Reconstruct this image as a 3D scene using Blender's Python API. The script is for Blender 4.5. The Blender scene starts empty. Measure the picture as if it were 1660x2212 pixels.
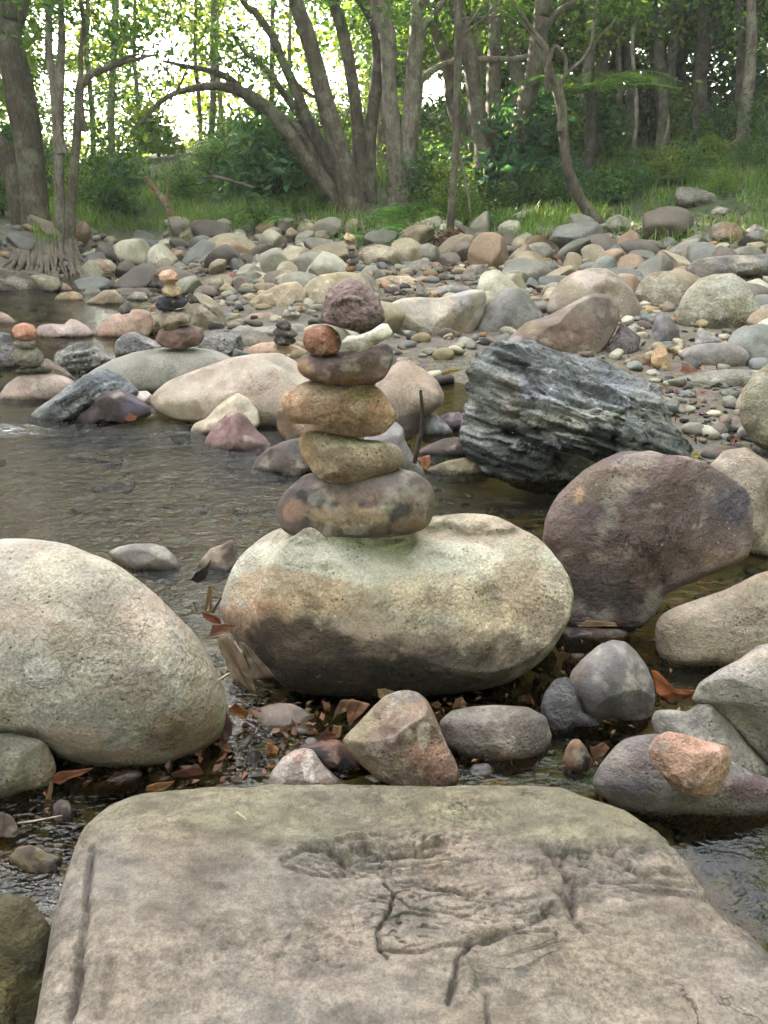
import bpy, bmesh, math, random
import numpy as np
from mathutils import Vector

# ------------------------------------------------------------------ camera, sky, sun, exposure
S = bpy.context.scene
PITCH = math.radians(22.5)
CAMH = 0.9
FPX = 1703.0                      # focal length in pixels of a 1660 x 2212 picture
cam_data = bpy.data.cameras.new('camera')
cam = bpy.data.objects.new('camera', cam_data)
S.collection.objects.link(cam)
cam.location = (0, 0, CAMH)
cam.rotation_euler = (math.radians(90) - PITCH, 0, 0)
cam_data.sensor_fit = 'VERTICAL'
cam_data.sensor_height = 24.0
cam_data.lens = FPX / 2212.0 * 24.0
cam_data.clip_start = 0.02
cam_data.clip_end = 900
cam_data.dof.use_dof = True
cam_data.dof.focus_distance = 1.3
cam_data.dof.aperture_fstop = 24.0
S.camera = cam

SUN_EL, SUN_AZ = math.radians(28), math.radians(-45)      # azimuth to the right of straight ahead
world = bpy.data.worlds.new('World')
S.world = world
world.use_nodes = True
wn = world.node_tree
bg = wn.nodes['Background']
sky = wn.nodes.new('ShaderNodeTexSky')
sky.sky_type = 'NISHITA'
sky.sun_disc = False
sky.sun_elevation = SUN_EL
sky.sun_rotation = SUN_AZ
sky.dust_density = 3.0
hs = wn.nodes.new('ShaderNodeHueSaturation')
hs.inputs['Saturation'].default_value = 0.30
wn.links.new(sky.outputs[0], hs.inputs['Color'])
wn.links.new(hs.outputs[0], bg.inputs['Color'])
bg.inputs['Strength'].default_value = 0.15
sl = bpy.data.lights.new('sun', 'SUN')
sl.energy = 5.0
sl.angle = math.radians(0.5)
sl.color = (1.0, 0.93, 0.78)
sun = bpy.data.objects.new('sun', sl)
S.collection.objects.link(sun)
sd = Vector((math.sin(SUN_AZ) * math.cos(SUN_EL), math.cos(SUN_AZ) * math.cos(SUN_EL), math.sin(SUN_EL)))
sun.rotation_euler = sd.to_track_quat('Z', 'Y').to_euler()
sun.location = (-20, 20, 20)
S.view_settings.view_transform = 'Standard'
S.view_settings.look = 'None'
S.view_settings.gamma = 1.0
S.view_settings.use_curve_mapping = False
S.view_settings.exposure = 3.85

S.cycles.max_bounces = 8
S.cycles.diffuse_bounces = 3
S.cycles.transparent_max_bounces = 12

# ------------------------------------------------------------------ helpers
cp, sp = math.cos(PITCH), math.sin(PITCH)
CAM = np.array([0.0, 0.0, CAMH])
FWD = np.array([0, cp, -sp]); RT = np.array([1.0, 0, 0]); UP = np.array([0, sp, cp])
REG = {'D': (1, 0, 0), 'A1': (.5, 0, 0), 'A2': (.5, 830, 0), 'R3': (.3644, 0, 484), 'R4': (.3644, 518.5, 484),
       'R5': (.3644, 1055, 432), 'B1': (.3956, 0, 864), 'B2': (.4164, 518.5, 864), 'B3': (.3644, 1055, 864),
       'B4': (.3956, 0, 1382.6), 'B5': (.3956, 483.9, 1382.6), 'B6': (.3753, 1036.9, 1296), 'B7': (1, 0, 1641.8),
       'C1': (.2082, 0, 518.5), 'C2': (.2082, 259.2, 518.5), 'C3': (.2712, 1209.7, 777.7), 'C4': (.1614, 388.8, 1123.3),
       'C5': (.1562, 518.5, 518.5)}

def px(reg, pts):
    k, ox, oy = REG[reg]
    a = np.array(pts, float).reshape(-1, 2)
    return np.stack([a[:, 0] * k + ox, a[:, 1] * k + oy], 1)

def ray(x, y):
    return FWD + RT * ((x - 830.0) / FPX) + UP * ((1106.0 - y) / FPX)

def at(x, y, Y):
    d = ray(x, y)
    return CAM + d * (Y / d[1])

def on_z(x, y, z):
    d = ray(x, y)
    return CAM + d * ((z - CAMH) / d[2])

def project(P):
    q = P - CAM
    w = q @ FWD
    w = np.where(np.abs(w) < 1e-4, 1e-4, w)
    return np.stack([830 + FPX * (q @ RT) / w, 1106 - FPX * (q @ UP) / w], 1)

def hsh(ix, iy, iz, seed):
    h = (ix * 374761393 + iy * 668265263 + iz * 2147483647 + seed * 144665) & 0xffffffff
    h = ((h ^ (h >> 13)) * 1274126177) & 0xffffffff
    h = ((h ^ (h >> 16)) * 2246822519) & 0xffffffff
    return ((h ^ (h >> 15)) & 0xffff) / 32767.5 - 1.0

def vn(p, seed=0):
    i = np.floor(p).astype(np.int64); f = p - i
    f = f * f * f * (f * (f * 6 - 15) + 10)
    x, y, z = i[:, 0], i[:, 1], i[:, 2]
    def L(a, b, t): return a + (b - a) * t
    fx, fy, fz = f[:, 0], f[:, 1], f[:, 2]
    c = [[[hsh(x + a, y + b, z + d, seed) for d in (0, 1)] for b in (0, 1)] for a in (0, 1)]
    return L(L(L(c[0][0][0], c[1][0][0], fx), L(c[0][1][0], c[1][1][0], fx), fy),
             L(L(c[0][0][1], c[1][0][1], fx), L(c[0][1][1], c[1][1][1], fx), fy), fz)

def fbm(p, octs=4, seed=0, gain=.5):
    r = 0; a = 1.0; t = 0
    M = np.array([[.36, .48, -.8], [-.8, .6, 0], [.48, .64, .6]])
    q = p @ M
    for o in range(octs):
        r = r + a * vn(q + o * 17.3, seed + o * 7); t += a; a *= gain
        q = (q * 2.03) @ M
    return r / t

def ledge(f, n=6, w=.035):
    """turns smooth noise into small sharp steps"""
    r = 0
    for k in range(n):
        t = -.5 + k / (n - 1.0); r = r + sst(t, t + w, f)
    return r / n

def sst(a, b, x):
    t = np.clip((x - a) / (b - a), 0, 1)
    return t * t * (3 - 2 * t)

def lin(c):
    c = np.array(c, float) / 255.0
    return np.where(c <= .04045, c / 12.92, ((c + .055) / 1.055) ** 2.4)

def mesh_np(name, V, F, col=None, smooth=True):
    me = bpy.data.meshes.new(name)
    V = np.asarray(V, np.float32); F = np.asarray(F, np.int32)
    k = F.shape[1]
    me.vertices.add(len(V)); me.vertices.foreach_set('co', V.ravel())
    me.loops.add(F.size); me.loops.foreach_set('vertex_index', F.ravel())
    me.polygons.add(len(F)); me.polygons.foreach_set('loop_start', np.arange(0, F.size, k, dtype=np.int32))
    me.polygons.foreach_set('loop_total', np.full(len(F), k, np.int32))
    me.polygons.foreach_set('use_smooth', np.full(len(F), smooth))
    me.update(calc_edges=True)
    if col is not None:
        at_ = me.color_attributes.new('Col', 'FLOAT_COLOR', 'POINT')
        c = np.ones((len(V), 4), np.float32); c[:, :3] = col
        at_.data.foreach_set('color', c.ravel())
    return me

def link(name, me, mat=None, parent=None, loc=(0, 0, 0)):
    o = bpy.data.objects.new(name, me)
    o.location = loc
    S.collection.objects.link(o)
    if mat is not None and me is not None and not me.materials:
        me.materials.append(mat)
    if parent is not None:
        o.parent = parent
    return o

def tag(o, label=None, cat=None, group=None, kind=None):
    if label: o['label'] = label
    if cat: o['category'] = cat
    if group: o['group'] = group
    if kind: o['kind'] = kind
    return o

ICO = {}
def ico(n):
    if n not in ICO:
        bm = bmesh.new()
        bmesh.ops.create_icosphere(bm, subdivisions=n, radius=1)
        V = np.array([v.co[:] for v in bm.verts]); F = np.array([[v.index for v in f.verts] for f in bm.faces])
        bm.free()
        V /= np.linalg.norm(V, axis=1)[:, None]
        ICO[n] = (V, F)
    return ICO[n]

# ------------------------------------------------------------------ materials
class NT:
    def __init__(s, name):
        s.m = bpy.data.materials.new(name); s.m.use_nodes = True
        s.t = s.m.node_tree; s.b = s.t.nodes['Principled BSDF']; s.out = s.t.nodes['Material Output']
    def n(s, typ, **kw):
        nd = s.t.nodes.new(typ)
        for k, v in kw.items():
            if k.startswith('i_'): nd.inputs[k[2:].replace('_', ' ')].default_value = v
            else: setattr(nd, k, v)
        return nd
    def l(s, a, b): s.t.links.new(a, b)
    def math(s, op, a, b=None, c=None, clamp=False):
        nd = s.t.nodes.new('ShaderNodeMath'); nd.operation = op; nd.use_clamp = clamp
        for i, v in enumerate((a, b, c)):
            if v is None: continue
            if isinstance(v, (int, float)): nd.inputs[i].default_value = v
            else: s.l(v, nd.inputs[i])
        return nd.outputs[0]
    def noise(s, vec, scale, detail=2, rough=.55, dist=0.0):
        nd = s.n('ShaderNodeTexNoise'); nd.inputs['Scale'].default_value = scale
        nd.inputs['Detail'].default_value = detail; nd.inputs['Roughness'].default_value = rough
        nd.inputs['Distortion'].default_value = dist
        s.l(vec, nd.inputs['Vector'])
        return nd
    def ramp(s, fac, stops):
        nd = s.n('ShaderNodeValToRGB'); e = nd.color_ramp.elements
        while len(e) < len(stops): e.new(.5)
        for i, (p, c) in enumerate(stops):
            e[i].position = p; e[i].color = (*(c if hasattr(c, '__len__') else (c, c, c)), 1)
        s.l(fac, nd.inputs[0])
        return nd.outputs[0]
    def mix(s, fac, a, b, mode='MIX'):
        nd = s.n('ShaderNodeMix', data_type='RGBA', blend_type=mode)
        for sock, v in ((nd.inputs[0], fac), (nd.inputs[6], a), (nd.inputs[7], b)):
            if isinstance(v, (int, float)): sock.default_value = v
            elif isinstance(v, (tuple, list, np.ndarray)): sock.default_value = (*[float(q) for q in v[:3]], 1)
            else: s.l(v, sock)
        return nd.outputs[2]

MATS = {}
def rock_mat(kind='granite', fine=1.0):
    """kind: granite / smooth / rough / schist; fine: texture size factor"""
    key = (kind, fine)
    if key in MATS: return MATS[key]
    g = NT('stone_' + kind)
    tc = g.n('ShaderNodeTexCoord'); P = tc.outputs['Object']
    col = g.n('ShaderNodeAttribute', attribute_name='Col').outputs['Color']
    k = 1.0 / fine
    med = g.noise(P, 14 * k, 5, .62)
    spk = g.noise(P, 170 * k, 3, .7)
    grain = g.noise(P, 420 * k, 2, .6)
    amp = {'granite': .34, 'smooth': .2, 'rough': .3, 'schist': .3, 'slab': .36}[kind]
    c = g.mix(1.0, col, g.ramp(med.outputs[0], [(.28, 1 - .55 * amp), (.5, 1.0), (.72, 1 + .5 * amp)]), 'MULTIPLY')
    smask = g.ramp(g.noise(P, 5 * k, 4, .65).outputs[0], [(.35, .25), (.62, 1.0)])
    c = g.mix(smask, c, g.mix(1.0, c, g.ramp(spk.outputs[0], [(.32, 1 - amp * 1.35), (.5, 1.0), (.68, 1 + amp * 1.2)]), 'MULTIPLY'))
    cn = g.noise(P, 6.5 * k, 6, .62, 1.2); cm = g.noise(P, 3.5 * k, 2)
    ln = g.math('MULTIPLY', g.ramp(g.math('ABSOLUTE', g.math('SUBTRACT', cn.outputs[0], .5)), [(.003, 1.0), (.010, 0.0)]), g.ramp(cm.outputs[0], [(.52, 0.0), (.60, 1.0)]))
    c = g.mix(g.math('MULTIPLY', ln, {'granite': .25, 'smooth': .4, 'rough': .5, 'schist': .6, 'slab': .7}[kind]), c, (.03, .026, .022))
    c = g.mix(1.0, c, g.ramp(grain.outputs[0], [(.3, 1 - amp * .6), (.7, 1 + amp * .6)]), 'MULTIPLY')
    hue = g.noise(P, 6 * k, 4, .6)
    c = g.mix(1.0, c, g.ramp(hue.outputs['Color'], [(.3, (.93, .97, 1.04)), (.7, (1.08, 1.02, .94))]), 'MULTIPLY')
    if kind in ('granite', 'rough'):
        v = g.n('ShaderNodeTexVoronoi'); v.inputs['Scale'].default_value = 95 * k; g.l(P, v.inputs['Vector'])
        msk = g.noise(P, 22 * k, 3, .6)
        pit = g.math('MULTIPLY', g.ramp(v.outputs['Distance'], [(.1, 1.0), (.26, 0.0)]),
                     g.ramp(msk.outputs[0], [(.5, 0.0), (.62, 1.0)]))
        c = g.mix(g.math('MULTIPLY', pit, .72), c, (.035, .03, .025))
        v2 = g.n('ShaderNodeTexVoronoi'); v2.inputs['Scale'].default_value = 60 * k; g.l(P, v2.inputs['Vector'])
        fl = g.math('MULTIPLY', g.ramp(v2.outputs['Distance'], [(.08, 1.0), (.2, 0.0)]),
                    g.ramp(g.noise(P, 9 * k, 3, .6).outputs[0], [(.55, 0.0), (.66, 1.0)]))
        c = g.mix(g.math('MULTIPLY', fl, .5), c, (.62, .6, .52))
    # wet dark band near the water
    gz = g.n('ShaderNodeSeparateXYZ'); geo = g.n('ShaderNodeNewGeometry'); g.l(geo.outputs['Position'], gz.inputs[0])
    wn_ = g.noise(geo.outputs['Position'], 18, 3)
    zz = g.math('SUBTRACT', gz.outputs[2], g.math('MULTIPLY', wn_.outputs[0], .035))
    wet = g.ramp(g.math('ADD', zz, .5), [(.485, 1.0), (.503, 0.0)])
    c = g.mix(wet, c, g.mix(1.0, c, (.36, .33, .30), 'MULTIPLY'))
    g.l(c, g.b.inputs['Base Color'])
    r = g.math('SUBTRACT', .82, g.math('MULTIPLY', wet, .55))
    r = g.math('ADD', r, g.math('MULTIPLY', g.math('SUBTRACT', spk.outputs[0], .5), .25))
    g.l(r, g.b.inputs['Roughness'])
    g.b.inputs['Specular IOR Level'].default_value = .35
    # relief
    bs = {'granite': 1.0, 'smooth': .55, 'rough': 1.35, 'schist': 1.5, 'slab': .8}[kind]
    h = g.math('MULTIPLY', med.outputs[0], .9)
    h = g.math('ADD', h, g.math('MULTIPLY', g.noise(P, 55 * k, 4, .65).outputs[0], .5))
    h = g.math('ADD', h, g.math('MULTIPLY', spk.outputs[0], .22))
    h = g.math('ADD', h, g.math('MULTIPLY', grain.outputs[0], .07))
    h = g.math('SUBTRACT', h, g.math('MULTIPLY', ln, {'granite': .12, 'smooth': .25, 'rough': .4, 'schist': .5, 'slab': .5}[kind]))
    if kind in ('granite', 'rough'):
        h = g.math('SUBTRACT', h, g.math('MULTIPLY', pit, .25))
    bp = g.n('ShaderNodeBump'); bp.inputs['Strength'].default_value = min(1.0, .8 * bs)
    bp.inputs['Distance'].default_value = .015 * fine * bs
    g.l(h, bp.inputs['Height']); g.l(bp.outputs[0], g.b.inputs['Normal'])
    MATS[key] = g.m
    return g.m

def leaf_mat(name, transl=.45, rough=.5):
    g = NT(name)
    col = g.n('ShaderNodeAttribute', attribute_name='Col').outputs['Color']
    oi = g.n('ShaderNodeObjectInfo')
    c = g.mix(1.0, col, g.ramp(oi.outputs['Random'], [(0, (.8, .86, .8)), (.5, (1, 1, 1)), (1, (1.22, 1.12, .9))]), 'MULTIPLY')
    g.l(c, g.b.inputs['Base Color']); g.b.inputs['Roughness'].default_value = rough
    g.b.inputs['Specular IOR Level'].default_value = .3
    tr = g.n('ShaderNodeBsdfTranslucent')
    g.l(g.mix(1.0, c, (1.5, 1.35, .55), 'MULTIPLY'), tr.inputs['Color'])
    mx = g.n('ShaderNodeMixShader'); mx.inputs[0].default_value = transl
    g.l(g.b.outputs[0], mx.inputs[1]); g.l(tr.outputs[0], mx.inputs[2]); g.l(mx.outputs[0], g.out.inputs[0])
    return g.m

def bark_mat(name, dark, light, lich=(.36, .37, .3), lf=.45):
    g = NT(name)
    P = g.n('ShaderNodeTexCoord').outputs['Object']
    mp = g.n('ShaderNodeMapping'); mp.inputs['Scale'].default_value = (1, 1, .3); g.l(P, mp.inputs[0])
    a = g.noise(mp.outputs[0], 16, 5, .65); b = g.noise(P, 5, 4, .6); d = g.noise(mp.outputs[0], 60, 3, .6)
    c = g.ramp(a.outputs[0], [(.3, dark), (.7, light)])
    c = g.mix(g.math('MULTIPLY', g.ramp(b.outputs[0], [(.48, 0.0), (.6, 1.0)]), lf), c, lich)
    c = g.mix(1.0, c, g.ramp(d.outputs[0], [(.3, .6), (.7, 1.35)]), 'MULTIPLY')
    g.l(c, g.b.inputs['Base Color']); g.b.inputs['Roughness'].default_value = .9
    bp = g.n('ShaderNodeBump'); bp.inputs['Strength'].default_value = .8; bp.inputs['Distance'].default_value = .03
    g.l(g.math('ADD', a.outputs[0], g.math('MULTIPLY', d.outputs[0], .4)), bp.inputs['Height']); g.l(bp.outputs[0], g.b.inputs['Normal'])
    return g.m

# ------------------------------------------------------------------ terrain
def ground(x, y):
    x = np.asarray(x, float); y = np.asarray(y, float)
    p = np.stack([x, y, x * 0], -1).reshape(-1, 3)
    n1 = fbm(p * 1.3, 3, 5).reshape(x.shape); n2 = fbm(p * 7.0, 3, 9).reshape(x.shape)
    n3 = fbm(p * .12, 3, 31).reshape(x.shape)
    # dry cobble bed on the right, pools on the left
    land = np.maximum(sst(.45, .95, x + .12 * n1) * sst(1.9, 2.5, y), sst(3.3, 4.3, y + .3 * n1) * sst(-1.9, -.9, x - .12 * (y - 4) * 0))
    land = np.maximum(land, sst(1.3, 2.2, x))
    far = sst(7.3, 8.6, y + .3 * n1)
    left = sst(-3.6, -4.5, x) * sst(4.5, 6.0, y)
    stream = np.exp(-((x + 2.9 + .22 * (y - 8)) / .55) ** 2) * sst(6.5, 8.5, y) * sst(16, 12, y)
    h = -.13 + .20 * np.maximum(land, far * .95) + .03 * n1 + .012 * n2
    h = h + land * .006 * np.maximum(y - 4, 0) - stream * .14 + left * (.35 + .1 * n1)
    h = h + sst(5, 8, y) * sst(1.5, 4, x) * .08
    # mud between the near stones
    mud = np.exp(-((x + .13) / .17) ** 2 - ((y - 1.10) / .10) ** 2)
    h = h + mud * .045
    h = h + .085 * sst(-.75, -.55, x) * sst(.55, .42, x + .5 * (y - 1.0)) * sst(.62, .78, y) * sst(1.75, 1.45, y) + .05 * sst(.3, .6, x) * sst(1.05, 1.2, y) * sst(1.9, 1.6, y)
    # grassy bank and valley side
    u = (y - 10.1) + .45 * np.maximum(x - 1, 0) + 2.0 * np.minimum(x + 2.8, 0)
    uu = np.maximum(u, 0)
    bank = np.where(uu < 5, .15 * uu + .008 * uu * uu, .95 + .10 * (uu - 5))
    bank = np.minimum(bank, 2.6) * (1 + .15 * n3) * sst(60, 40, y)
    xr = x - 8.5 - .3 * np.maximum(y - 12, 0)
    hill = 1.25 * np.maximum(xr, 0)
    hill = np.minimum(hill, 14) * sst(50, 36, y) * sst(-80, -30, y)
    lb = np.clip(-x - 5.0, 0, 30) * .13 * sst(4, 7, y) * sst(30, 20, y)
    return h + bank + hill + lb * (1 + .3 * n1)

def axis(lo, hi, dlo, near, step, grow):
    a = [near[0]]
    while a[-1] < near[1]: a.append(a[-1] + step)
    s = step
    while a[-1] < hi: s *= grow; a.append(a[-1] + s)
    s = step; b = []
    v = near[0]
    while v > lo: s *= grow; v -= s; b.append(v)
    return np.array(b[::-1] + a)

def build_ground():
    xs = axis(-500, 500, 0, (-2.2, 2.6), .03, 1.06); ys = axis(-300, 700, 0, (.4, 4.5), .03, 1.045)
    X, Y = np.meshgrid(xs, ys); Z = ground(X, Y)
    V = np.stack([X, Y, Z], -1).reshape(-1, 3)
    nx, ny = len(xs), len(ys)
    i = (np.arange(ny - 1)[:, None] * nx + np.arange(nx - 1)[None]).ravel()
    F = np.stack([i, i + 1, i + nx + 1, i + nx], 1)
    g = NT('creek_ground')
    geo = g.n('ShaderNodeNewGeometry'); P = geo.outputs['Position']
    s = g.n('ShaderNodeSeparateXYZ'); g.l(P, s.inputs[0])
    a = g.noise(P, 9, 5, .65); b = g.noise(P, 60, 4, .7); d = g.noise(P, 1.2, 3)
    v = g.n('ShaderNodeTexVoronoi'); v.inputs['Scale'].default_value = 22; g.l(P, v.inputs['Vector'])
    dirt = g.ramp(a.outputs[0], [(.3, (.055, .04, .03)), (.55, (.12, .095, .07)), (.75, (.2, .17, .13))])
    peb = g.mix(.75, v.outputs['Color'], (.35, .33, .3)); peb = g.mix(1.0, peb, (.42, .38, .32), 'MULTIPLY')
    c = g.mix(.35, dirt, peb)
    c = g.mix(1.0, c, g.ramp(b.outputs[0], [(.3, .5), (.7, 1.5)]), 'MULTIPLY')
    # submerged bed: olive silt
    wet = g.ramp(g.math('ADD', s.outputs[2], .5), [(.49, 1.0), (.515, 0.0)])
    silt = g.mix(g.ramp(a.outputs[0], [(.4, 0.0), (.6, 1.0)]), (.035, .026, .012), (.10, .075, .035))
    silt = g.mix(.4, silt, g.mix(1.0, peb, (1, .95, .6), 'MULTIPLY'))
    c = g.mix(g.math('MULTIPLY', wet, .85), c, silt)
    # green forest floor on the bank
    gr = g.math('MULTIPLY', g.ramp(g.math('MULTIPLY', s.outputs[2], .5), [(.16, 0.0), (.3, 1.0)]), 1.0)
    grc = g.ramp(a.outputs[0], [(.35, (.03, .035, .015)), (.6, (.06, .09, .025)), (.8, (.1, .12, .04))])
    gr = g.math('MAXIMUM', gr, g.ramp(g.math('MULTIPLY', s.outputs[1], .05), [(.6, 0.0), (.68, 1.0)]))
    c = g.mix(gr, c, grc)
    g.l(c, g.b.inputs['Base Color'])
    g.l(g.math('SUBTRACT', .9, g.math('MULTIPLY', wet, .5)), g.b.inputs['Roughness'])
    bp = g.n('ShaderNodeBump'); bp.inputs['Strength'].default_value = .8; bp.inputs['Distance'].default_value = .02
    g.l(g.math('ADD', g.math('SUBTRACT', 1, v.outputs['Distance']), b.outputs[0]), bp.inputs['Height']); g.l(bp.outputs[0], g.b.inputs['Normal'])
    tag(link('ground', mesh_np('ground', V, F), g.m), kind='structure')

def build_water():
    xs = np.linspace(-14, 6, 120); ys = np.linspace(-3, 30, 200)
    X, Y = np.meshgrid(xs, ys)
    V = np.stack([X, Y, X * 0], -1).reshape(-1, 3); nx, ny = len(xs), len(ys)
    i = (np.arange(ny - 1)[:, None] * nx + np.arange(nx - 1)[None]).ravel()
    F = np.stack([i, i + 1, i + nx + 1, i + nx], 1)
    g = NT('creek_water')
    P = g.n('ShaderNodeNewGeometry').outputs['Position']
    s = g.n('ShaderNodeSeparateXYZ'); g.l(P, s.inputs[0])
    mp = g.n('ShaderNodeMapping'); mp.inputs['Rotation'].default_value = (0, 0, math.radians(-14)); mp.inputs['Scale'].default_value = (1, 2.2, 1)
    g.l(P, mp.inputs[0])
    a = g.noise(mp.outputs[0], 17, 3, .6, .8); b = g.noise(mp.outputs[0], 3.5, 2, .5, .5); c3 = g.noise(mp.outputs[0], 55, 2, .5, .4)
    # running water in the left pool, calm upper pool and right pool
    run = g.math('MULTIPLY', g.ramp(g.math('ADD', s.outputs[0], .5), [(.42, 1.0), (.75, .22)]),
                 g.ramp(g.math('MULTIPLY', s.outputs[1], .1), [(.12, .25), (.19, 1.0), (.34, 1.0), (.42, .12)]))
    h = g.math('ADD', g.math('MULTIPLY', a.outputs[0], .6), g.math('MULTIPLY', b.outputs[0], 1.0))
    h = g.math('ADD', h, g.math('MULTIPLY', c3.outputs[0], .2))
    h = g.math('MULTIPLY', h, run)
    bp = g.n('ShaderNodeBump'); bp.inputs['Strength'].default_value = 1.0; bp.inputs['Distance'].default_value = .034
    g.l(h, bp.inputs['Height'])
    tr = g.n('ShaderNodeBsdfTransparent'); tr.inputs[0].default_value = (.62, .56, .33, 1)
    gl = g.n('ShaderNodeBsdfGlossy'); gl.inputs['Roughness'].default_value = .03; g.l(bp.outputs[0], gl.inputs['Normal'])
    fr = g.n('ShaderNodeFresnel'); fr.inputs['IOR'].default_value = 1.4; g.l(bp.outputs[0], fr.inputs['Normal'])
    mx = g.n('ShaderNodeMixShader'); g.l(fr.outputs[0], mx.inputs[0]); g.l(tr.outputs[0], mx.inputs[1]); g.l(gl.outputs[0], mx.inputs[2])
    # white foam where the stream tumbles in from the left
    fx = g.math('DIVIDE', g.math('ADD', s.outputs[0], 1.52), .22); fy = g.math('DIVIDE', g.math('SUBTRACT', s.outputs[1], 3.02), .11)
    dd = g.math('ADD', g.math('MULTIPLY', fx, fx), g.math('MULTIPLY', fy, fy))
    fo = g.math('MULTIPLY', g.ramp(dd, [(.0, .75), (1.0, 0.0)]), g.ramp(g.noise(mp.outputs[0], 20, 4, .7, 1.0).outputs[0], [(.5, 0.0), (.66, 1.0)]))
    g.b.inputs['Base Color'].default_value = (.8, .82, .84, 1); g.b.inputs['Roughness'].default_value = .4
    m2 = g.n('ShaderNodeMixShader'); g.l(fo, m2.inputs[0]); g.l(mx.outputs[0], m2.inputs[1]); g.l(g.b.outputs[0], m2.inputs[2])
    g.l(m2.outputs[0], g.out.inputs[0])
    tag(link('water', mesh_np('water', V, F), g.m), kind='structure')

build_ground()
build_water()

# ------------------------------------------------------------------ stones
HAND = []            # outlines already taken, in picture units with distance
def radial(poly, n=720, sm=5):
    c = poly.mean(0)
    a = poly; b = np.roll(poly, -1, 0)
    cr = a[:, 0] * b[:, 1] - b[:, 0] * a[:, 1]; A = cr.sum() / 2
    if abs(A) > 1e-3: c = ((a + b) * cr[:, None]).sum(0) / (6 * A)
    th = np.linspace(-math.pi, math.pi, n, endpoint=False)
    d = np.stack([np.cos(th), np.sin(th)], 1)
    R = np.zeros(n)
    for p, q in zip(poly - c, np.roll(poly, -1, 0) - c):
        e = q - p
        den = d[:, 0] * e[1] - d[:, 1] * e[0]
        den = np.where(np.abs(den) < 1e-9, 1e-9, den)
        t = (p[0] * e[1] - p[1] * e[0]) / den
        s = (p[0] * d[:, 1] - p[1] * d[:, 0]) / den
        ok = (t > 0) & (s >= -1e-6) & (s <= 1 + 1e-6)
        R = np.where(ok, np.maximum(R, t), R)
    bad = R <= 0
    if bad.any(): R[bad] = np.median(R[~bad])
    k = np.exp(-.5 * (np.arange(-4 * sm, 4 * sm + 1) / sm) ** 2); k /= k.sum()
    R = np.convolve(np.concatenate([R[-4 * sm:], R, R[:4 * sm]]), k, 'valid')
    return c, R

def seg_dist(Q, line):
    best = np.full(len(Q), 1e9)
    for a, b in zip(line[:-1], line[1:]):
        ab = b - a; t = np.clip(((Q - a) @ ab) / max(ab @ ab, 1e-9), 0, 1)
        best = np.minimum(best, np.linalg.norm(Q - (a + t[:, None] * ab), axis=1))
    return best

SEED = [100]
def paint(Q, P, c1, c2, patches, reg, seed, size, mixscale=3.0):
    n = fbm((P / size) * mixscale, 4, seed)
    col = lin(c1)[None] + (lin(c2) - lin(c1))[None] * sst(-.3, .35, n)[:, None]
    for (x, y, rx, ry, c, o) in patches:
        k, ox, oy = REG[reg]
        X, Y = x * k + ox, y * k + oy
        w = np.sqrt(((Q[:, 0] - X) / (rx * k)) ** 2 + ((Q[:, 1] - Y) / (ry * k)) ** 2) + .75 * fbm((P / size) * 8.0 + 5, 6, seed + 3, .62)
        w = sst(1.12, .86, w) * o
        col = col * (1 - w[:, None]) + lin(c)[None] * w[:, None]
    b = fbm((P / size) * 5.5 + 9, 5, seed + 5, .62)[:, None]
    col = col * (1 + .38 * b)
    s2 = sst(.18, .42, fbm((P / size) * 3.4 + 31, 4, seed + 6, .6))[:, None]
    s3 = sst(.2, .45, fbm((P / size) * 4.2 + 57, 4, seed + 8, .6))[:, None]
    col = col * (1 - .30 * s2 * np.array([.8, .95, 1.2]))
    col = col + (lin((186, 182, 162)) - col) * .28 * s3
    return col

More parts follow.
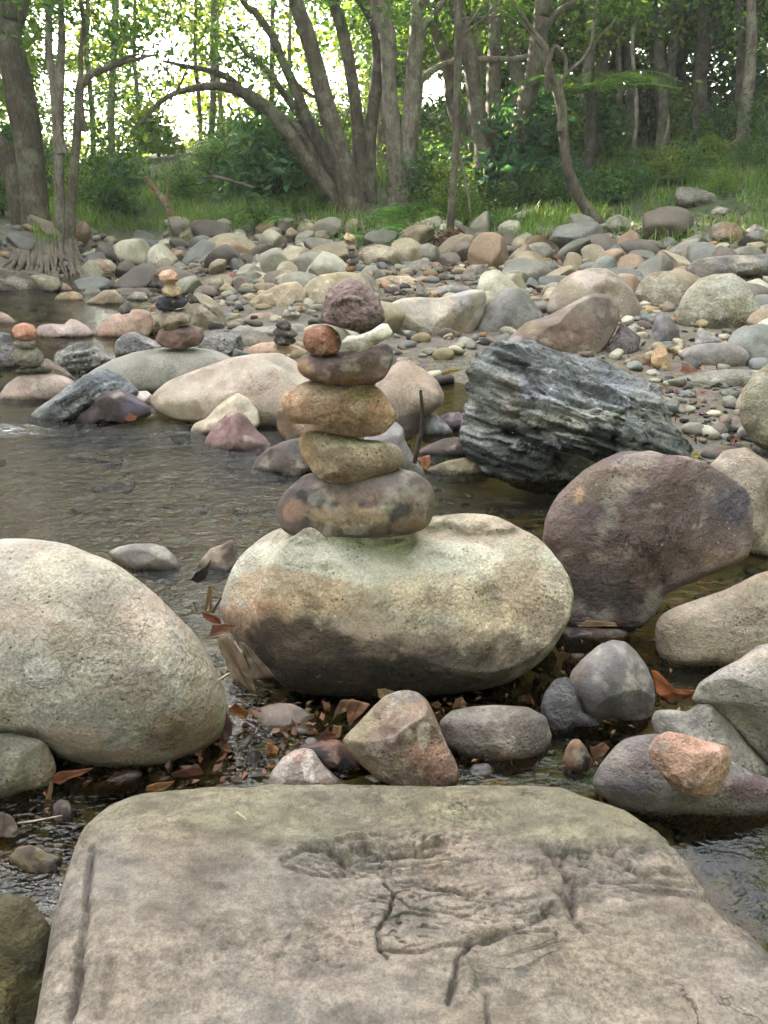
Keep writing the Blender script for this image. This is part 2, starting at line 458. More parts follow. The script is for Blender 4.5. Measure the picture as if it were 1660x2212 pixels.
def R(reg, pts, label, c1, c2=None, Y=None, zg=0.0, th=.8, p=2.3, mat='granite', amp=.035, cuts=5, patches=(), cracks=(),
      group=None, name='boulder', cat='boulder', sub=None, strata=None, rough=1.0, sm=5, parent=None, keep=False):
    seed = SEED[0]; SEED[0] += 11
    rng = np.random.RandomState(seed)
    poly = px(reg, pts)
    c, Rad = radial(poly, sm=sm)
    w = poly[:, 0].max() - poly[:, 0].min(); hh = poly[:, 1].max() - poly[:, 1].min()
    big = max(w, hh)
    if sub is None: sub = 6 if big > 330 else 5 if big > 120 else 4 if big > 38 else 3
    if name != 'cairn_stone' and not keep:
        # where the line of sight through its foot meets the bed
        yb = poly[:, 1].max(); dd = ray(c[0], yb)
        ys = np.linspace(.3, 20, 1200); qx = dd[0] / dd[1] * ys; qz = CAMH + dd[2] / dd[1] * ys
        hit = ys[np.argmax(qz <= np.maximum(ground(qx, ys), -.03) - .008)] if dd[2] < 0 else 12
        ya = hit + .30 * min(w, hh * 1.6) / FPX * hit * th
        if Y is None or Y < hit: Y = ya
    d = ray(c[0], c[1]); t = Y / d[1]; C = CAM + d * t
    du = d / np.linalg.norm(d)
    half = .5 * math.sqrt(w * hh) / FPX * t * th
    V, F = ico(sub)
    V = V.copy()
    # round it towards a box-ish pebble
    a3 = np.abs(V)
    s_ = np.hypot(V[:, 0], V[:, 1]); cz = np.abs(V[:, 2])
    rr = (s_ ** p + cz ** p) ** (-1 / p)
    U = V * rr[:, None]
    # facets
    for k in range(cuts):
        n = rng.normal(size=3); n[2] = -abs(n[2]) - .35 if k % 2 == 0 else n[2]; n /= np.linalg.norm(n)
        lim = rng.uniform(.66, .9)
        ex = np.maximum(0, U @ n - lim) * sst(0, .6, np.abs(V[:, 2]))
        U = U - n[None] * (ex * .85)[:, None]
    th_ = np.arctan2(U[:, 1], U[:, 0]); rho = np.hypot(U[:, 0], U[:, 1])
    idx = (th_ + math.pi) / (2 * math.pi) * len(Rad)
    i0 = np.floor(idx).astype(int) % len(Rad); f = idx - np.floor(idx)
    Rv = (Rad[i0] * (1 - f) + Rad[(i0 + 1) % len(Rad)] * f) * rho
    ox = Rv * np.cos(th_); oy = Rv * np.sin(th_)
    P = C + (ox[:, None] * RT - oy[:, None] * UP) * (t / FPX) + (U[:, 2] * half)[:, None] * du
    size = math.sqrt(w * hh) / FPX * t
    # relief along the surface normal
    me_n = P - C; me_n /= np.linalg.norm(me_n, axis=1)[:, None]
    loc = P - C
    if strata is not None:
        ang, fr = strata
        ca, sa = math.cos(ang), math.sin(ang)
        q = np.stack([(loc[:, 0] * ca + loc[:, 2] * sa) * 2.2, loc[:, 1] * 3.5, (-loc[:, 0] * sa + loc[:, 2] * ca + loc[:, 1] * .25) * fr], 1) / size
        n = fbm(q * 1.6 + seed, 5, seed, .6); ridg = 1 - np.abs(n) * 2
        bed = fbm(q * np.array([.8, 1, 1.25]) + 7, 4, seed + 4, .55)
        led = ledge(bed, 9, .03)
        disp = ridg * .12 + fbm(q * 3, 5, seed + 1, .62) * .6 + led * 1.5 - .75
        cq = (q * np.array([1.6, 1.6, .5]) + .35 * np.stack([fbm(q * 2, 3, 301), fbm(q * 2, 3, 302), fbm(q * 2, 3, 303)], 1)); ci = np.floor(cq + .12 * n[:, None]).astype(np.int64)
        disp = disp + .55 * hsh(ci[:, 0], ci[:, 1], ci[:, 2], seed)
        cq = cq * 2.3; ci = np.floor(cq).astype(np.int64); disp = disp + .22 * hsh(ci[:, 0], ci[:, 1], ci[:, 2], seed + 1)
        disp = disp * amp * size
    else:
        q = loc / size
        disp = (fbm(q * 2.6 + seed, 5, seed, .5) * amp + fbm(q * 16 + seed, 3, seed + 2, .6) * amp * .22 * rough) * size
    if mat == 'rough' and strata is None:
        f0 = fbm(q * 3.3 + seed, 4, seed + 12, .55)
        disp = disp + (ledge(f0, 6, .025) - .5) * amp * .9 * size
    P = P + me_n * disp[:, None] * (.35 + .65 * np.abs(V[:, 2]))[:, None]
    Q = project(P)
    col = paint(Q, loc, c1, c2 or [v * .86 for v in c1], patches, reg, seed, size)
    if strata is not None:
        st = fbm(q * np.array([1.2, 1, 2.6]) + 3, 5, seed + 20, .65)
        col = col * .92 * (1 - .6 * sst(.0, .3, st))[:, None] 
        lt = sst(.14, .3, -st) * .4
        col = col + (lin((176, 184, 182)) - col) * lt[:, None]
    for (ln, wpx, dep, dk) in cracks:
        k, ox_, oy_ = REG[reg]
        L = px(reg, ln)
        wob = fbm(loc / size * 14, 3, seed + 9) * wpx * k * 1.2
        D = np.abs(seg_dist(Q, L) + wob)
        g = np.exp(-(D / (wpx * k)) ** 2) * (V[:, 2] < .3)
        P = P + du[None] * (g * dep)[:, None]
        col = col * (1 - dk * g[:, None])
    V2 = P - C
    col = (col.mean(1, keepdims=True) * .27 + col * .73) * np.array([1.065, .97, .955])
    col = np.clip(col, .002, .8)
    fine = 1.0 if Y < 2.2 else (1.6 if Y < 4 else 3.0)
    o = link(name, mesh_np(name, V2, F, col), rock_mat(mat, fine), parent, tuple(C))
    if parent is None: tag(o, label, cat, group)
    HAND.append((poly, Y, c, big))
    return o
# ------------------------------------------------------------------ the stones, near to far
def front_slab():
    zt = .245
    top = [(222, 1738), (300, 1713), (430, 1706), (640, 1704), (830, 1700), (1000, 1701), (1130, 1703), (1225, 1708), (1290, 1735), (1370, 1762),
           (1430, 1805), (1480, 1850), (1510, 1895), (1570, 1955), (1640, 2020), (1760, 2140), (1860, 2260), (1800, 2400), (900, 2450), (300, 2420), (80, 2380), (95, 2212),
           (120, 2050), (140, 1920), (160, 1840), (182, 1775)]
    W = np.array([on_z(x, y, zt - .012) for x, y in top])
    poly = W[:, :2]
    poly = poly.mean(0) + (poly - poly.mean(0)) * [1.03, 1.115]
    c, Rad = radial(poly, sm=2)
    V, F = ico(8); V = V.copy()
    phi = np.arccos(np.clip(V[:, 2], -1, 1)); az = np.arctan2(V[:, 1], V[:, 0])
    phi = math.pi * (phi / math.pi) ** 1.55
    s = np.sin(phi); z = np.cos(phi)
    r = (np.abs(s) ** 10 + np.abs(z) ** 10) ** (-1 / 10)
    rho = s * r; zz = z * r
    idx = (az + math.pi) / (2 * math.pi) * len(Rad); i0 = np.floor(idx).astype(int) % len(Rad); f = idx - np.floor(idx)
    Rv = (Rad[i0] * (1 - f) + Rad[(i0 + 1) % len(Rad)] * f) * rho
    # the block widens a little towards its foot
    hh = .16
    Rv = Rv * (1 + .10 * sst(1, -.2, zz) * (rho > .8))
    P = np.stack([c[0] + Rv * np.cos(az), c[1] + Rv * np.sin(az), zt - hh + zz * hh], 1)
    q = P * 1.0
    up = sst(.2, .8, zz)
    P[:, 2] += up * (.010 * fbm(q * 5, 3, 3) + .0042 * fbm(q * np.array([14, 38, 14]), 4, 4, .6))
    side = 1 - up
    nrm = np.stack([np.cos(az), np.sin(az), az * 0], 1)
    P += nrm * (side * .012 * fbm(q * np.array([6, 6, 22]), 4, 8))[:, None]
    Q = project(P)
    n = fbm(q * 9, 4, 21); n2 = fbm(q * np.array([10, 34, 10]), 4, 22)
    col = lin((136, 129, 118))[None] * np.ones((len(P), 1))
    def blend(w, c):
        nonlocal col
        col = col * (1 - w[:, None]) + lin(c)[None] * w[:, None]
    blend(sst(-.1, .5, n) * .8, (148, 136, 122))
    blend(sst(0, .5, n2) * .7, (118, 113, 104))
    y = Q[:, 1]
    far = sst(1860, 1760, y + 40 * n)
    blend(far * .8, (126, 121, 98))
    blend(far * sst(-.1, .4, n2) * .6, (146, 144, 118))
    blend(sst(0.05, .4, fbm(q * 6, 3, 33)) * sst(1850, 2000, y) * .5, (152, 142, 124))
    blend(sst(.15, .45, fbm(q * 5 + 3, 4, 35)) * .45, (104, 98, 94))
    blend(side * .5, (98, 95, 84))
    vm = fbm(q * np.array([50, 90, 50]), 4, 44)
    col = col * .58 * np.array([1.04, .975, .985]) * (1 + .55 * vm[:, None])
    zone = 0
    for (cx, cy, rx, ry) in ((830, 205, 230, 60), (1330, 235, 230, 85), (1000, 330, 330, 70), (880, 330, 80, 90), (1010, 470, 90, 90), (170, 400, 90, 220), (600, 420, 240, 90), (1500, 420, 200, 120)):
        zone = np.maximum(zone, sst(1.2, .5, np.sqrt(((Q[:, 0] - cx) / rx) ** 2 + ((Q[:, 1] - 1641.8 - cy) / ry) ** 2) + .5 * n2) * (1 if cy < 400 else .45))
    f1 = fbm(q * np.array([9, 24, 9]) + 2, 5, 61, .55); L1 = ledge(f1, 8, .02)
    P[:, 2] += up * zone * (L1 - .5) * .024
    e1 = np.abs(ledge(f1 + .02, 8, .02) - L1)
    col = col * (1 - .9 * np.clip(e1 * 5, 0, .5) * zone * up)[:, None]
    wq = q + .012 * np.stack([fbm(q * 18, 3, 71), fbm(q * 18, 3, 72), fbm(q * 18, 3, 73)], 1)
    for sc_, wd, dp, sd in ((np.array([7, 20, 7]), .022, .005, 81), (np.array([12, 30, 12]), .02, .003, 82), (np.array([22, 16, 20]), .018, .002, 83)):
        r_ = np.abs(fbm(wq * sc_, 3, sd, .45)); gk = np.exp(-(r_ / wd) ** 2) * up * np.clip(zone * 1.2 + .12, 0, 1) * sst(-.1, .3, fbm(q * 7, 2, sd + 5))
        P[:, 2] -= gk * dp; col = col * (1 - .45 * gk[:, None])
    blot = sst(.1, .35, fbm(q * 13, 5, 90, .65)) * up
    col = col * (1 - .22 * blot[:, None] * np.array([.9, 1, 1.05]))
    f2 = fbm(q * 60, 3, 63); P[:, 2] += up * f2 * .0008
    # flaked relief: (line in picture units, width px, depth m (+ down / - up), darkening)
    def feat(ln, w, dep, dk, one=0):
        nonlocal col
        L = px('B7', ln)
        wob = fbm(q * 45, 4, 51, .65)
        dep = dep * (.95 if dep > 0 else 1.1); w_ = w * (.85 + .5 * fbm(q * 25, 3, 52))
        # wander of the line itself, and a groove that is steep on one side
        Qw = Q + np.stack([fbm(q * 30, 3, 53), fbm(q * 30, 3, 54)], 1) * w * 1.6
        D = np.abs(seg_dist(Qw, L) + wob * w * .5)
        g = np.exp(-(D / w_) ** 2) * up
        P[:, 2] -= g * dep
        col = col * (1 - dk * g[:, None])
    feat([(605, 215), (660, 185), (720, 205), (745, 225), (830, 215), (900, 210), (965, 205)], 5, .006, .45)
    feat([(680, 175), (720, 185), (760, 165), (830, 180), (900, 175), (960, 185)], 9, -.008, -.12)
    feat([(740, 205), (800, 195), (870, 195), (940, 190)], 11, -.009, -.1)
    feat([(610, 225), (700, 240), (800, 235), (900, 232), (1000, 222), (1050, 210)], 6, .004, .35)
    feat([(830, 265), (848, 290), (838, 330), (815, 370), (822, 410), (838, 425)], 5, .007, .5)
    feat([(850, 262), (900, 270), (930, 278), (1000, 292), (1020, 290)], 6, .004, .4)
    feat([(920, 268), (955, 278), (995, 285)], 9, .005, .5)
    feat([(1170, 180), (1200, 215), (1218, 240), (1240, 265), (1245, 300), (1240, 340), (1265, 370)], 6, .006, .45)
    feat([(1228, 180), (1215, 215), (1222, 260)], 5, .005, .4)
    feat([(1200, 280), (1230, 300), (1240, 330)], 4, .004, .4)
    for k in range(6):
        feat([(1240 + 25 * k, 170 + 4 * k), (1262 + 27 * k, 215 + 3 * k), (1300 + 30 * k, 250)], 4, .004, .3)
    feat([(1330, 180), (1350, 215), (1400, 240), (1440, 235), (1420, 205), (1370, 180)], 9, -.006, -.1)
    feat([(1240, 255), (1320, 272), (1400, 280), (1480, 290), (1560, 300), (1640, 340)], 8, .007, .35)
    feat([(1300, 255), (1400, 262), (1500, 275), (1540, 262)], 5, .005, .3)
    feat([(820, 405), (900, 408), (1000, 395), (1100, 380), (1180, 365)], 6, .005, .35)
    feat([(1040, 390), (1100, 372), (1160, 340), (1195, 305)], 6, .005, .4)
    feat([(1090, 302), (1140, 300), (1170, 292)], 5, .003, .3)
    feat([(1015, 392), (990, 430), (985, 470), (972, 525)], 6, .009, .5)
    feat([(1050, 500), (1052, 540), (1058, 570)], 5, .006, .45)
    feat([(1000, 430), (1020, 465), (1010, 500)], 14, -.006, -.05)
    feat([(620, 290), (640, 340), (700, 380), (780, 400)], 7, .002, .2)
    feat([(340, 320), (400, 345), (440, 360)], 8, .002, .25)
    feat([(1080, 480), (1140, 520), (1160, 560)], 5, .002, .15)
    feat([(1550, 310), (1600, 350), (1660, 400)], 8, .006, .3)
    feat([(195, 205), (183, 300), (172, 400), (160, 500), (150, 570)], 7, .016, .55)
    feat([(180, 180), (215, 200)], 6, .006, .3)
    feat([(245, 430), (235, 500), (215, 560)], 7, .005, .3)
    feat([(210, 300), (200, 400), (190, 480)], 14, -.004, 0)
    spot = (np.hypot(Q[:, 0] - 1127, (Q[:, 1] - 2100) * 1.1) < 14 + 5 * n) * up * .45
    col = col * (1 - spot[:, None] * np.array([.9, .8, .6]))
    C = np.array([c[0], c[1], zt - hh])
    o = link('flat_boulder', mesh_np('flat_boulder', P - C, F, np.clip(col, .002, .8)), rock_mat('slab', 1.0), None, tuple(C))
    tag(o, 'large flat topped grey boulder filling the bottom of the photo, with cracks and flaked ridges', 'boulder', 'boulders of the creek')
front_slab()

BG = 'boulders of the creek'; SG = 'stones lying between the near boulders'
# near boulders
R('D', [(-330, 1400), (-260, 1290), (-120, 1195), (0, 1168), (60, 1166), (150, 1180), (250, 1222), (340, 1290), (420, 1372), (468, 1450), (490, 1530), (472, 1590), (400, 1640), (330, 1668),
        (250, 1672), (170, 1655), (80, 1625), (0, 1612), (-150, 1640), (-290, 1560)],
  'big pale speckled rounded boulder at the left edge, pitted and blotched with lichen', (158, 152, 138), (140, 134, 118), th=.8, p=2.2, amp=.022, cuts=0, sub=7, group=BG,
  patches=[('h' and 330, 1330, 90, 60, (150, 128, 112), .45), (80, 1420, 110, 60, (132, 134, 128), .5), (180, 1560, 120, 60, (132, 136, 128), .6), (60, 1340, 60, 40, (168, 150, 135), .5),
           (95, 1450, 34, 26, (184, 186, 180), .4), (130, 1505, 24, 16, (180, 184, 178), .4), (420, 1600, 80, 60, (140, 108, 70), .55), (100, 1600, 120, 40, (140, 118, 96), .6),
           (300, 1470, 60, 40, (128, 108, 100), .5), (200, 1230, 160, 40, (160, 160, 140), .5), (440, 1480, 50, 120, (136, 120, 92), .5), (250, 1650, 200, 28, (120, 98, 70), .5)])
R('D', [(-220, 1640), (-120, 1580), (20, 1585), (95, 1600), (122, 1650), (115, 1700), (60, 1742), (0, 1762), (-120, 1770), (-230, 1720)],
  'rounded olive grey boulder low at the left edge, tucked under the big pale one', (122, 118, 98), (98, 96, 78), Y=1.03, group=BG, patches=[(110, 1680, 40, 80, (110, 92, 62), .5)])
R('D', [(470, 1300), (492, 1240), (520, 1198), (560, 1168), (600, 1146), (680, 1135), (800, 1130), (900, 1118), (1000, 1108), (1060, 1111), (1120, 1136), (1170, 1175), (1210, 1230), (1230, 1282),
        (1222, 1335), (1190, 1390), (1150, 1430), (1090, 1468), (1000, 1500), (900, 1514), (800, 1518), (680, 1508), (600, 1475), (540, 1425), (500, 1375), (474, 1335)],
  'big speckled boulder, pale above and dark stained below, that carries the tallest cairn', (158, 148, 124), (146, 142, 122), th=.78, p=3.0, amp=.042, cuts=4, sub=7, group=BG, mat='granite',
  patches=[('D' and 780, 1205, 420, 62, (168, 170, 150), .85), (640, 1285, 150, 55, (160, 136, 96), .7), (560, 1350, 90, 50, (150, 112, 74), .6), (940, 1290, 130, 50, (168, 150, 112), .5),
           (820, 1430, 390, 120, (112, 94, 70), .6), (820, 1460, 340, 90, (84, 70, 54), .6), (650, 1405, 120, 70, (58, 48, 40), .75), (800, 1475, 260, 70, (48, 41, 35), .8), (960, 1460, 200, 65, (50, 42, 36), .8), (900, 1390, 100, 30, (74, 60, 50), .6), (1110, 1430, 120, 60, (72, 64, 52), .7),  # lower stain, deepened further to put underside shade into the colour
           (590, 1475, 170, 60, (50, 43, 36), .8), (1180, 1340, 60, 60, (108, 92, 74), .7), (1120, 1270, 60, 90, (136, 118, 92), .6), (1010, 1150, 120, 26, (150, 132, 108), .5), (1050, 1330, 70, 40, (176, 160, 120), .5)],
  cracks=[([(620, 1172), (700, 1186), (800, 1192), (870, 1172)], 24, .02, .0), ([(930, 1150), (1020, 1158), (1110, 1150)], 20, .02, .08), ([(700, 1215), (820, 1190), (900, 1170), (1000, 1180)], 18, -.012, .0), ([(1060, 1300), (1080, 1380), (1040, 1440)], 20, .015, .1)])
# the tallest cairn
CG = 'stones of the tallest cairn'
R('B2', [(188, 620), (190, 555), (225, 490), (285, 432), (340, 385), (440, 365), (600, 350), (760, 350), (850, 362), (910, 374), (965, 412), (1003, 460), (1010, 530), (1002, 600), (982, 648), (940, 678), (870, 698),
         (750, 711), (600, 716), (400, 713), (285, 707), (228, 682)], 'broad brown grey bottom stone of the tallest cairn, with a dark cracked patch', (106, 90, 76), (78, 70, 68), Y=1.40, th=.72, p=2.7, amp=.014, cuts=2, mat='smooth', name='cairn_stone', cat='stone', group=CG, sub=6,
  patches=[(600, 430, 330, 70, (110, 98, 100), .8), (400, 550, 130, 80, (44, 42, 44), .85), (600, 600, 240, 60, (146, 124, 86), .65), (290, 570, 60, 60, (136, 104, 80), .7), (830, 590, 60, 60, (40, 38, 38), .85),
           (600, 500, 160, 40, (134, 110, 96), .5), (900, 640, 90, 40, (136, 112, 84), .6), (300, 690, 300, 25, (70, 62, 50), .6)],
  cracks=[([(775, 690), (785, 610), (830, 545)], 9, .004, .5), ([(860, 530), (940, 550), (1000, 548)], 4, .003, .4)])
R('B2', [(303, 215), (318, 180), (345, 160), (400, 158), (470, 168), (560, 180), (640, 203), (720, 210), (790, 225), (832, 245), (852, 290), (845, 340), (800, 370), (740, 395), (660, 418), (560, 436), (480, 436), (420, 415),
         (385, 385), (355, 340), (320, 290)], 'tan speckled wedge shaped stone, second from the bottom of the tallest cairn', (148, 132, 98), (124, 108, 82), Y=1.40, th=.8, p=2.3, amp=.012, cuts=1, name='cairn_stone', cat='stone', group=CG, sub=6,
  patches=[(580, 210, 260, 40, (158, 154, 128), .7), (340, 250, 50, 90, (150, 118, 72), .6), (600, 350, 120, 60, (118, 96, 76), .6), (470, 400, 120, 40, (112, 94, 62), .6)])
R('R4', [(243, 1050), (260, 1010), (310, 970), (380, 938), (440, 925), (600, 915), (760, 930), (840, 985), (890, 1060), (930, 1130), (922, 1170), (885, 1210), (855, 1242), (780, 1260), (650, 1258), (540, 1242), (480, 1222), (460, 1195),
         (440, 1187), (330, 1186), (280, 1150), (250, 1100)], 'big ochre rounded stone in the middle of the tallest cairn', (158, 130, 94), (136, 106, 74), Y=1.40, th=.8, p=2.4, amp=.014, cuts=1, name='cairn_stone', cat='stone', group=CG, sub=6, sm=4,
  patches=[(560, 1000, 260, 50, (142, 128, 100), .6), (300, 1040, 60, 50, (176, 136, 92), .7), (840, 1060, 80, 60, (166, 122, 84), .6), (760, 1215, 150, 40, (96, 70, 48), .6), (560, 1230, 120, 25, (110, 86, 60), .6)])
R('R4', [(340, 850), (348, 800), (390, 772), (450, 755), (600, 755), (700, 740), (830, 716), (872, 703), (898, 730), (914, 800), (890, 862), (850, 922), (790, 952), (700, 952), (620, 965), (560, 962), (500, 942), (420, 926), (370, 900), (345, 870)],
  'flat purple brown stone with a tan end, above the ochre stone of the tallest cairn', (104, 80, 78), (84, 66, 62), Y=1.40, th=.95, p=2.6, amp=.02, cuts=3, mat='smooth', name='cairn_stone', cat='stone', group=CG, sub=6,
  patches=[(375, 850, 50, 50, (146, 112, 70), .8), (620, 920, 160, 40, (120, 90, 58), .75), (760, 780, 130, 40, (124, 98, 104), .7), (500, 780, 140, 30, (88, 80, 82), .6), (570, 880, 60, 40, (70, 50, 42), .5)])
R('R4', [(372, 690), (388, 632), (430, 600), (480, 590), (545, 608), (585, 648), (603, 700), (592, 750), (545, 776), (470, 784), (420, 772), (388, 742)],
  'round rusty orange stone on the left, beneath the top stone of the tallest cairn', (142, 90, 62), (112, 72, 52), Y=1.38, th=1.0, p=2.2, amp=.016, cuts=1, name='cairn_stone', cat='stone', group=CG, sub=5,
  patches=[(600, 690, 40, 90, (58, 46, 40), .7), (480, 740, 40, 25, (176, 120, 84), .5), (450, 610, 60, 18, (150, 122, 96), .6)])
R('R4', [(603, 700), (640, 660), (700, 662), (780, 632), (840, 590), (878, 592), (907, 640), (893, 672), (850, 692), (800, 712), (762, 742), (720, 760), (670, 752), (625, 738)],
  'pale grey slanting stone on the right, beneath the top stone of the tallest cairn', (192, 190, 176), (164, 162, 148), Y=1.33, th=.7, p=2.3, amp=.018, cuts=0, sm=3, name='cairn_stone', cat='stone', group=CG, sub=5, mat='smooth',
  patches=[(660, 700, 40, 20, (100, 98, 90), .5), (790, 690, 60, 20, (110, 104, 92), .5)])
R('R4', [(478, 545), (498, 482), (506, 420), (540, 372), (600, 342), (650, 320), (700, 330), (760, 372), (800, 410), (832, 452), (852, 502), (864, 562), (842, 602), (780, 632), (720, 645), (640, 626), (560, 602), (500, 590)],
  'angular purple brown stone on top of the tallest cairn', (122, 100, 98), (104, 84, 82), Y=1.40, th=.95, p=2.2, amp=.03, cuts=8, mat='rough', name='cairn_stone', cat='stone', group=CG, sub=6, sm=3,
  patches=[(800, 560, 60, 70, (74, 64, 66), .6), (650, 610, 140, 30, (96, 76, 62), .6), (620, 400, 100, 50, (136, 112, 110), .5), (700, 470, 90, 14, (160, 142, 136), .5)],
  cracks=[([(560, 470), (640, 440), (720, 450), (800, 540)], 14, -.006, -.05)])
# stones in front of the cairn boulder
R('B5', [(645, 548), (720, 470), (800, 382), (870, 312), (940, 280), (1000, 271), (1062, 286), (1112, 332), (1142, 392), (1180, 482), (1222, 582), (1262, 652), (1288, 722), (1284, 800), (1200, 840), (1050, 850), (950, 830), (850, 770), (760, 690), (690, 620)],
  'pyramid shaped olive and pink stone just behind the flat front boulder', (138, 122, 98), (126, 104, 88), Y=1.06, p=2.2, th=.8, cuts=5, amp=.016, group=SG, name='stone', cat='stone', sub=6,
  patches=[(760, 480, 110, 90, (144, 138, 98), .7), (1000, 300, 110, 50, (112, 108, 106), .7), (900, 530, 110, 70, (104, 78, 72), .6), (1120, 620, 90, 100, (166, 122, 98), .7), (1090, 520, 36, 70, (196, 180, 166), .75), (1180, 720, 100, 70, (128, 88, 76), .7), (1000, 760, 120, 40, (110, 82, 68), .5)])
R('D', [(948, 1560), (975, 1535), (1020, 1526), (1070, 1522), (1140, 1527), (1180, 1548), (1193, 1590), (1185, 1630), (1152, 1664), (1110, 1682), (1065, 1678), (1000, 1650), (960, 1610)],
  'smooth oval brown grey stone leaning against the pyramid shaped stone', (112, 102, 96), (96, 90, 82), Y=1.13, p=2.2, cuts=0, amp=.012, group=SG, name='stone', cat='stone', sub=6, patches=[(1020, 1545, 80, 20, (140, 136, 120), .5), (1100, 1650, 60, 30, (120, 98, 76), .5)])
R('B5', [(121, 440), (150, 400), (220, 360), (300, 342), (380, 348), (442, 380), (512, 422), (550, 480), (560, 512), (530, 560), (450, 590), (300, 590), (200, 562), (150, 512)],
  'flat topped taupe stone with a dark wet rim in the mud below the cairn boulder', (140, 126, 114), (124, 112, 102), Y=1.2, zg=0, p=2.6, th=.9, cuts=4, amp=.014, mat='smooth', group=SG, name='stone', cat='stone',
  patches=[(375, 470, 14, 12, (40, 34, 30), .8), (300, 550, 260, 32, (70, 58, 50), .8), (140, 460, 24, 50, (80, 72, 66), .6), (490, 480, 22, 40, (80, 70, 64), .6)])
R('B5', [(205, 830), (260, 722), (320, 642), (380, 602), (440, 588), (490, 602), (542, 682), (620, 752), (680, 792), (700, 840), (450, 900), (250, 890)],
  'white and pink peaked stone at the left behind the flat front boulder', (158, 150, 142), (136, 122, 116), Y=1.0, p=2.2, cuts=5, amp=.02, group=SG, name='stone', cat='stone', sub=6,
  patches=[(460, 700, 36, 90, (206, 196, 188), .8), (370, 790, 110, 40, (120, 98, 90), .7), (420, 640, 40, 30, (186, 150, 134), .6), (560, 780, 70, 30, (128, 112, 104), .6)])
R('B5', [(400, 590), (430, 568), (500, 566), (560, 540), (622, 545), (680, 588), (742, 650), (802, 708), (835, 745), (780, 800), (680, 800), (600, 760), (520, 680), (440, 620)],
  'wet dark blue and rust brown stone between the white peak and the pyramid stone', (106, 78, 66), (84, 66, 62), Y=1.03, p=2.3, cuts=4, amp=.025, mat='smooth', group=SG, name='stone', cat='stone',
  patches=[(500, 620, 90, 40, (34, 34, 46), .9), (640, 700, 60, 60, (42, 42, 54), .85), (610, 560, 70, 16, (140, 96, 76), .6), (620, 650, 22, 22, (140, 100, 82), .7)])
R('B5', [(590, 830), (660, 772), (740, 742), (830, 726), (900, 735), (960, 770), (995, 815), (900, 880), (650, 890)], 'low blue grey stone peeping over the back edge of the flat front boulder', (136, 142, 140), (120, 124, 120), Y=.96, group=SG, name='stone', cat='stone', mat='smooth')
R('B5', [(1288, 800), (1330, 712), (1370, 676), (1440, 670), (1476, 702), (1492, 762), (1460, 830), (1350, 860)], 'small blue grey stone crossed by a dark line, right of the pyramid stone', (120, 124, 130), (100, 104, 112), Y=.98, cuts=6, mat='smooth', group=SG, name='stone', cat='stone', cracks=[([(1290, 800), (1350, 720), (1470, 705)], 5, .003, .6)])
R('B5', [(1350, 830), (1420, 764), (1480, 752), (1560, 778), (1630, 815), (1500, 880)], 'low sandy stone peeping over the back edge of the flat front boulder', (176, 154, 126), (150, 124, 100), Y=.95, group=SG, name='stone', cat='stone')
# right hand near stones
R('B6', [(508, 485), (528, 410), (600, 330), (680, 262), (762, 228), (842, 242), (902, 300), (962, 382), (1000, 470), (1010, 570), (992, 670), (962, 742), (902, 777), (842, 782), (762, 752), (662, 692), (572, 612), (530, 560)],
  'rounded blue grey stone resting on the darker blocks right of the cairn boulder', (112, 108, 108), (98, 96, 98), Y=1.16, p=2.15, th=.9, cuts=1, amp=.014, group=SG, name='stone', cat='stone', sub=6, mat='smooth',
  patches=[(660, 330, 100, 60, (126, 124, 116), .6), (940, 640, 36, 26, (84, 58, 56), .6), (560, 420, 50, 80, (118, 108, 88), .5), (700, 700, 110, 40, (100, 92, 88), .6)])
R('B6', [(350, 625), (375, 530), (430, 458), (500, 443), (565, 500), (640, 640), (760, 700), (840, 790), (700, 815), (500, 805), (400, 785), (362, 700)],
  'dark blue grey angular block beneath the rounded stone', (92, 92, 96), (72, 72, 74), Y=1.2, p=2.6, cuts=6, amp=.03, mat='rough', group=SG, name='stone', cat='stone', sub=5)
R('B6', [(1212, 590), (1262, 480), (1380, 400), (1500, 338), (1600, 262), (1700, 240), (1900, 300), (2050, 600), (1950, 1000), (1720, 1060), (1640, 935), (1540, 822), (1420, 692), (1320, 602)],
  'pale grey boulder at the right edge above a long dark crack', (134, 130, 118), (120, 118, 108), Y=1.12, p=2.4, cuts=2, amp=.02, group=BG, sub=6, sm=3, patches=[(1300, 520, 120, 70, (122, 122, 100), .5), (1600, 330, 120, 40, (150, 144, 128), .5)])
R('B6', [(985, 690), (1010, 635), (1100, 632), (1190, 645), (1262, 600), (1330, 598), (1430, 700), (1540, 830), (1652, 942), (1720, 1020), (1700, 1200), (1400, 1200), (1200, 1050), (1040, 850)],
  'grey green wedge of rock below the long crack at the right edge', (116, 114, 104), (98, 98, 88), Y=1.08, p=2.5, cuts=3, amp=.022, group=BG, sub=6, sm=3,
  patches=[(1230, 720, 40, 30, (70, 70, 70), .7), (1200, 800, 160, 60, (108, 106, 92), .5)])
R('B6', [(636, 1060), (682, 960), (742, 880), (822, 800), (902, 782), (1000, 770), (1200, 790), (1400, 900), (1560, 990), (1720, 1050), (1850, 1150), (1750, 1270), (1560, 1330), (1400, 1360), (1250, 1350), (1100, 1310), (950, 1265), (800, 1200), (700, 1130)],
  'dark speckled low boulder sitting in the pool at the lower right', (108, 102, 98), (88, 84, 84), p=2.3, th=.55, cuts=2, amp=.02, group=BG, sub=6,
  patches=[(760, 900, 90, 70, (126, 122, 108), .6), (1560, 1080, 150, 90, (84, 62, 62), .85), (860, 1080, 130, 50, (82, 84, 94), .6), (1350, 1180, 200, 50, (104, 100, 86), .5), (900, 960, 60, 60, (126, 104, 94), .4)])
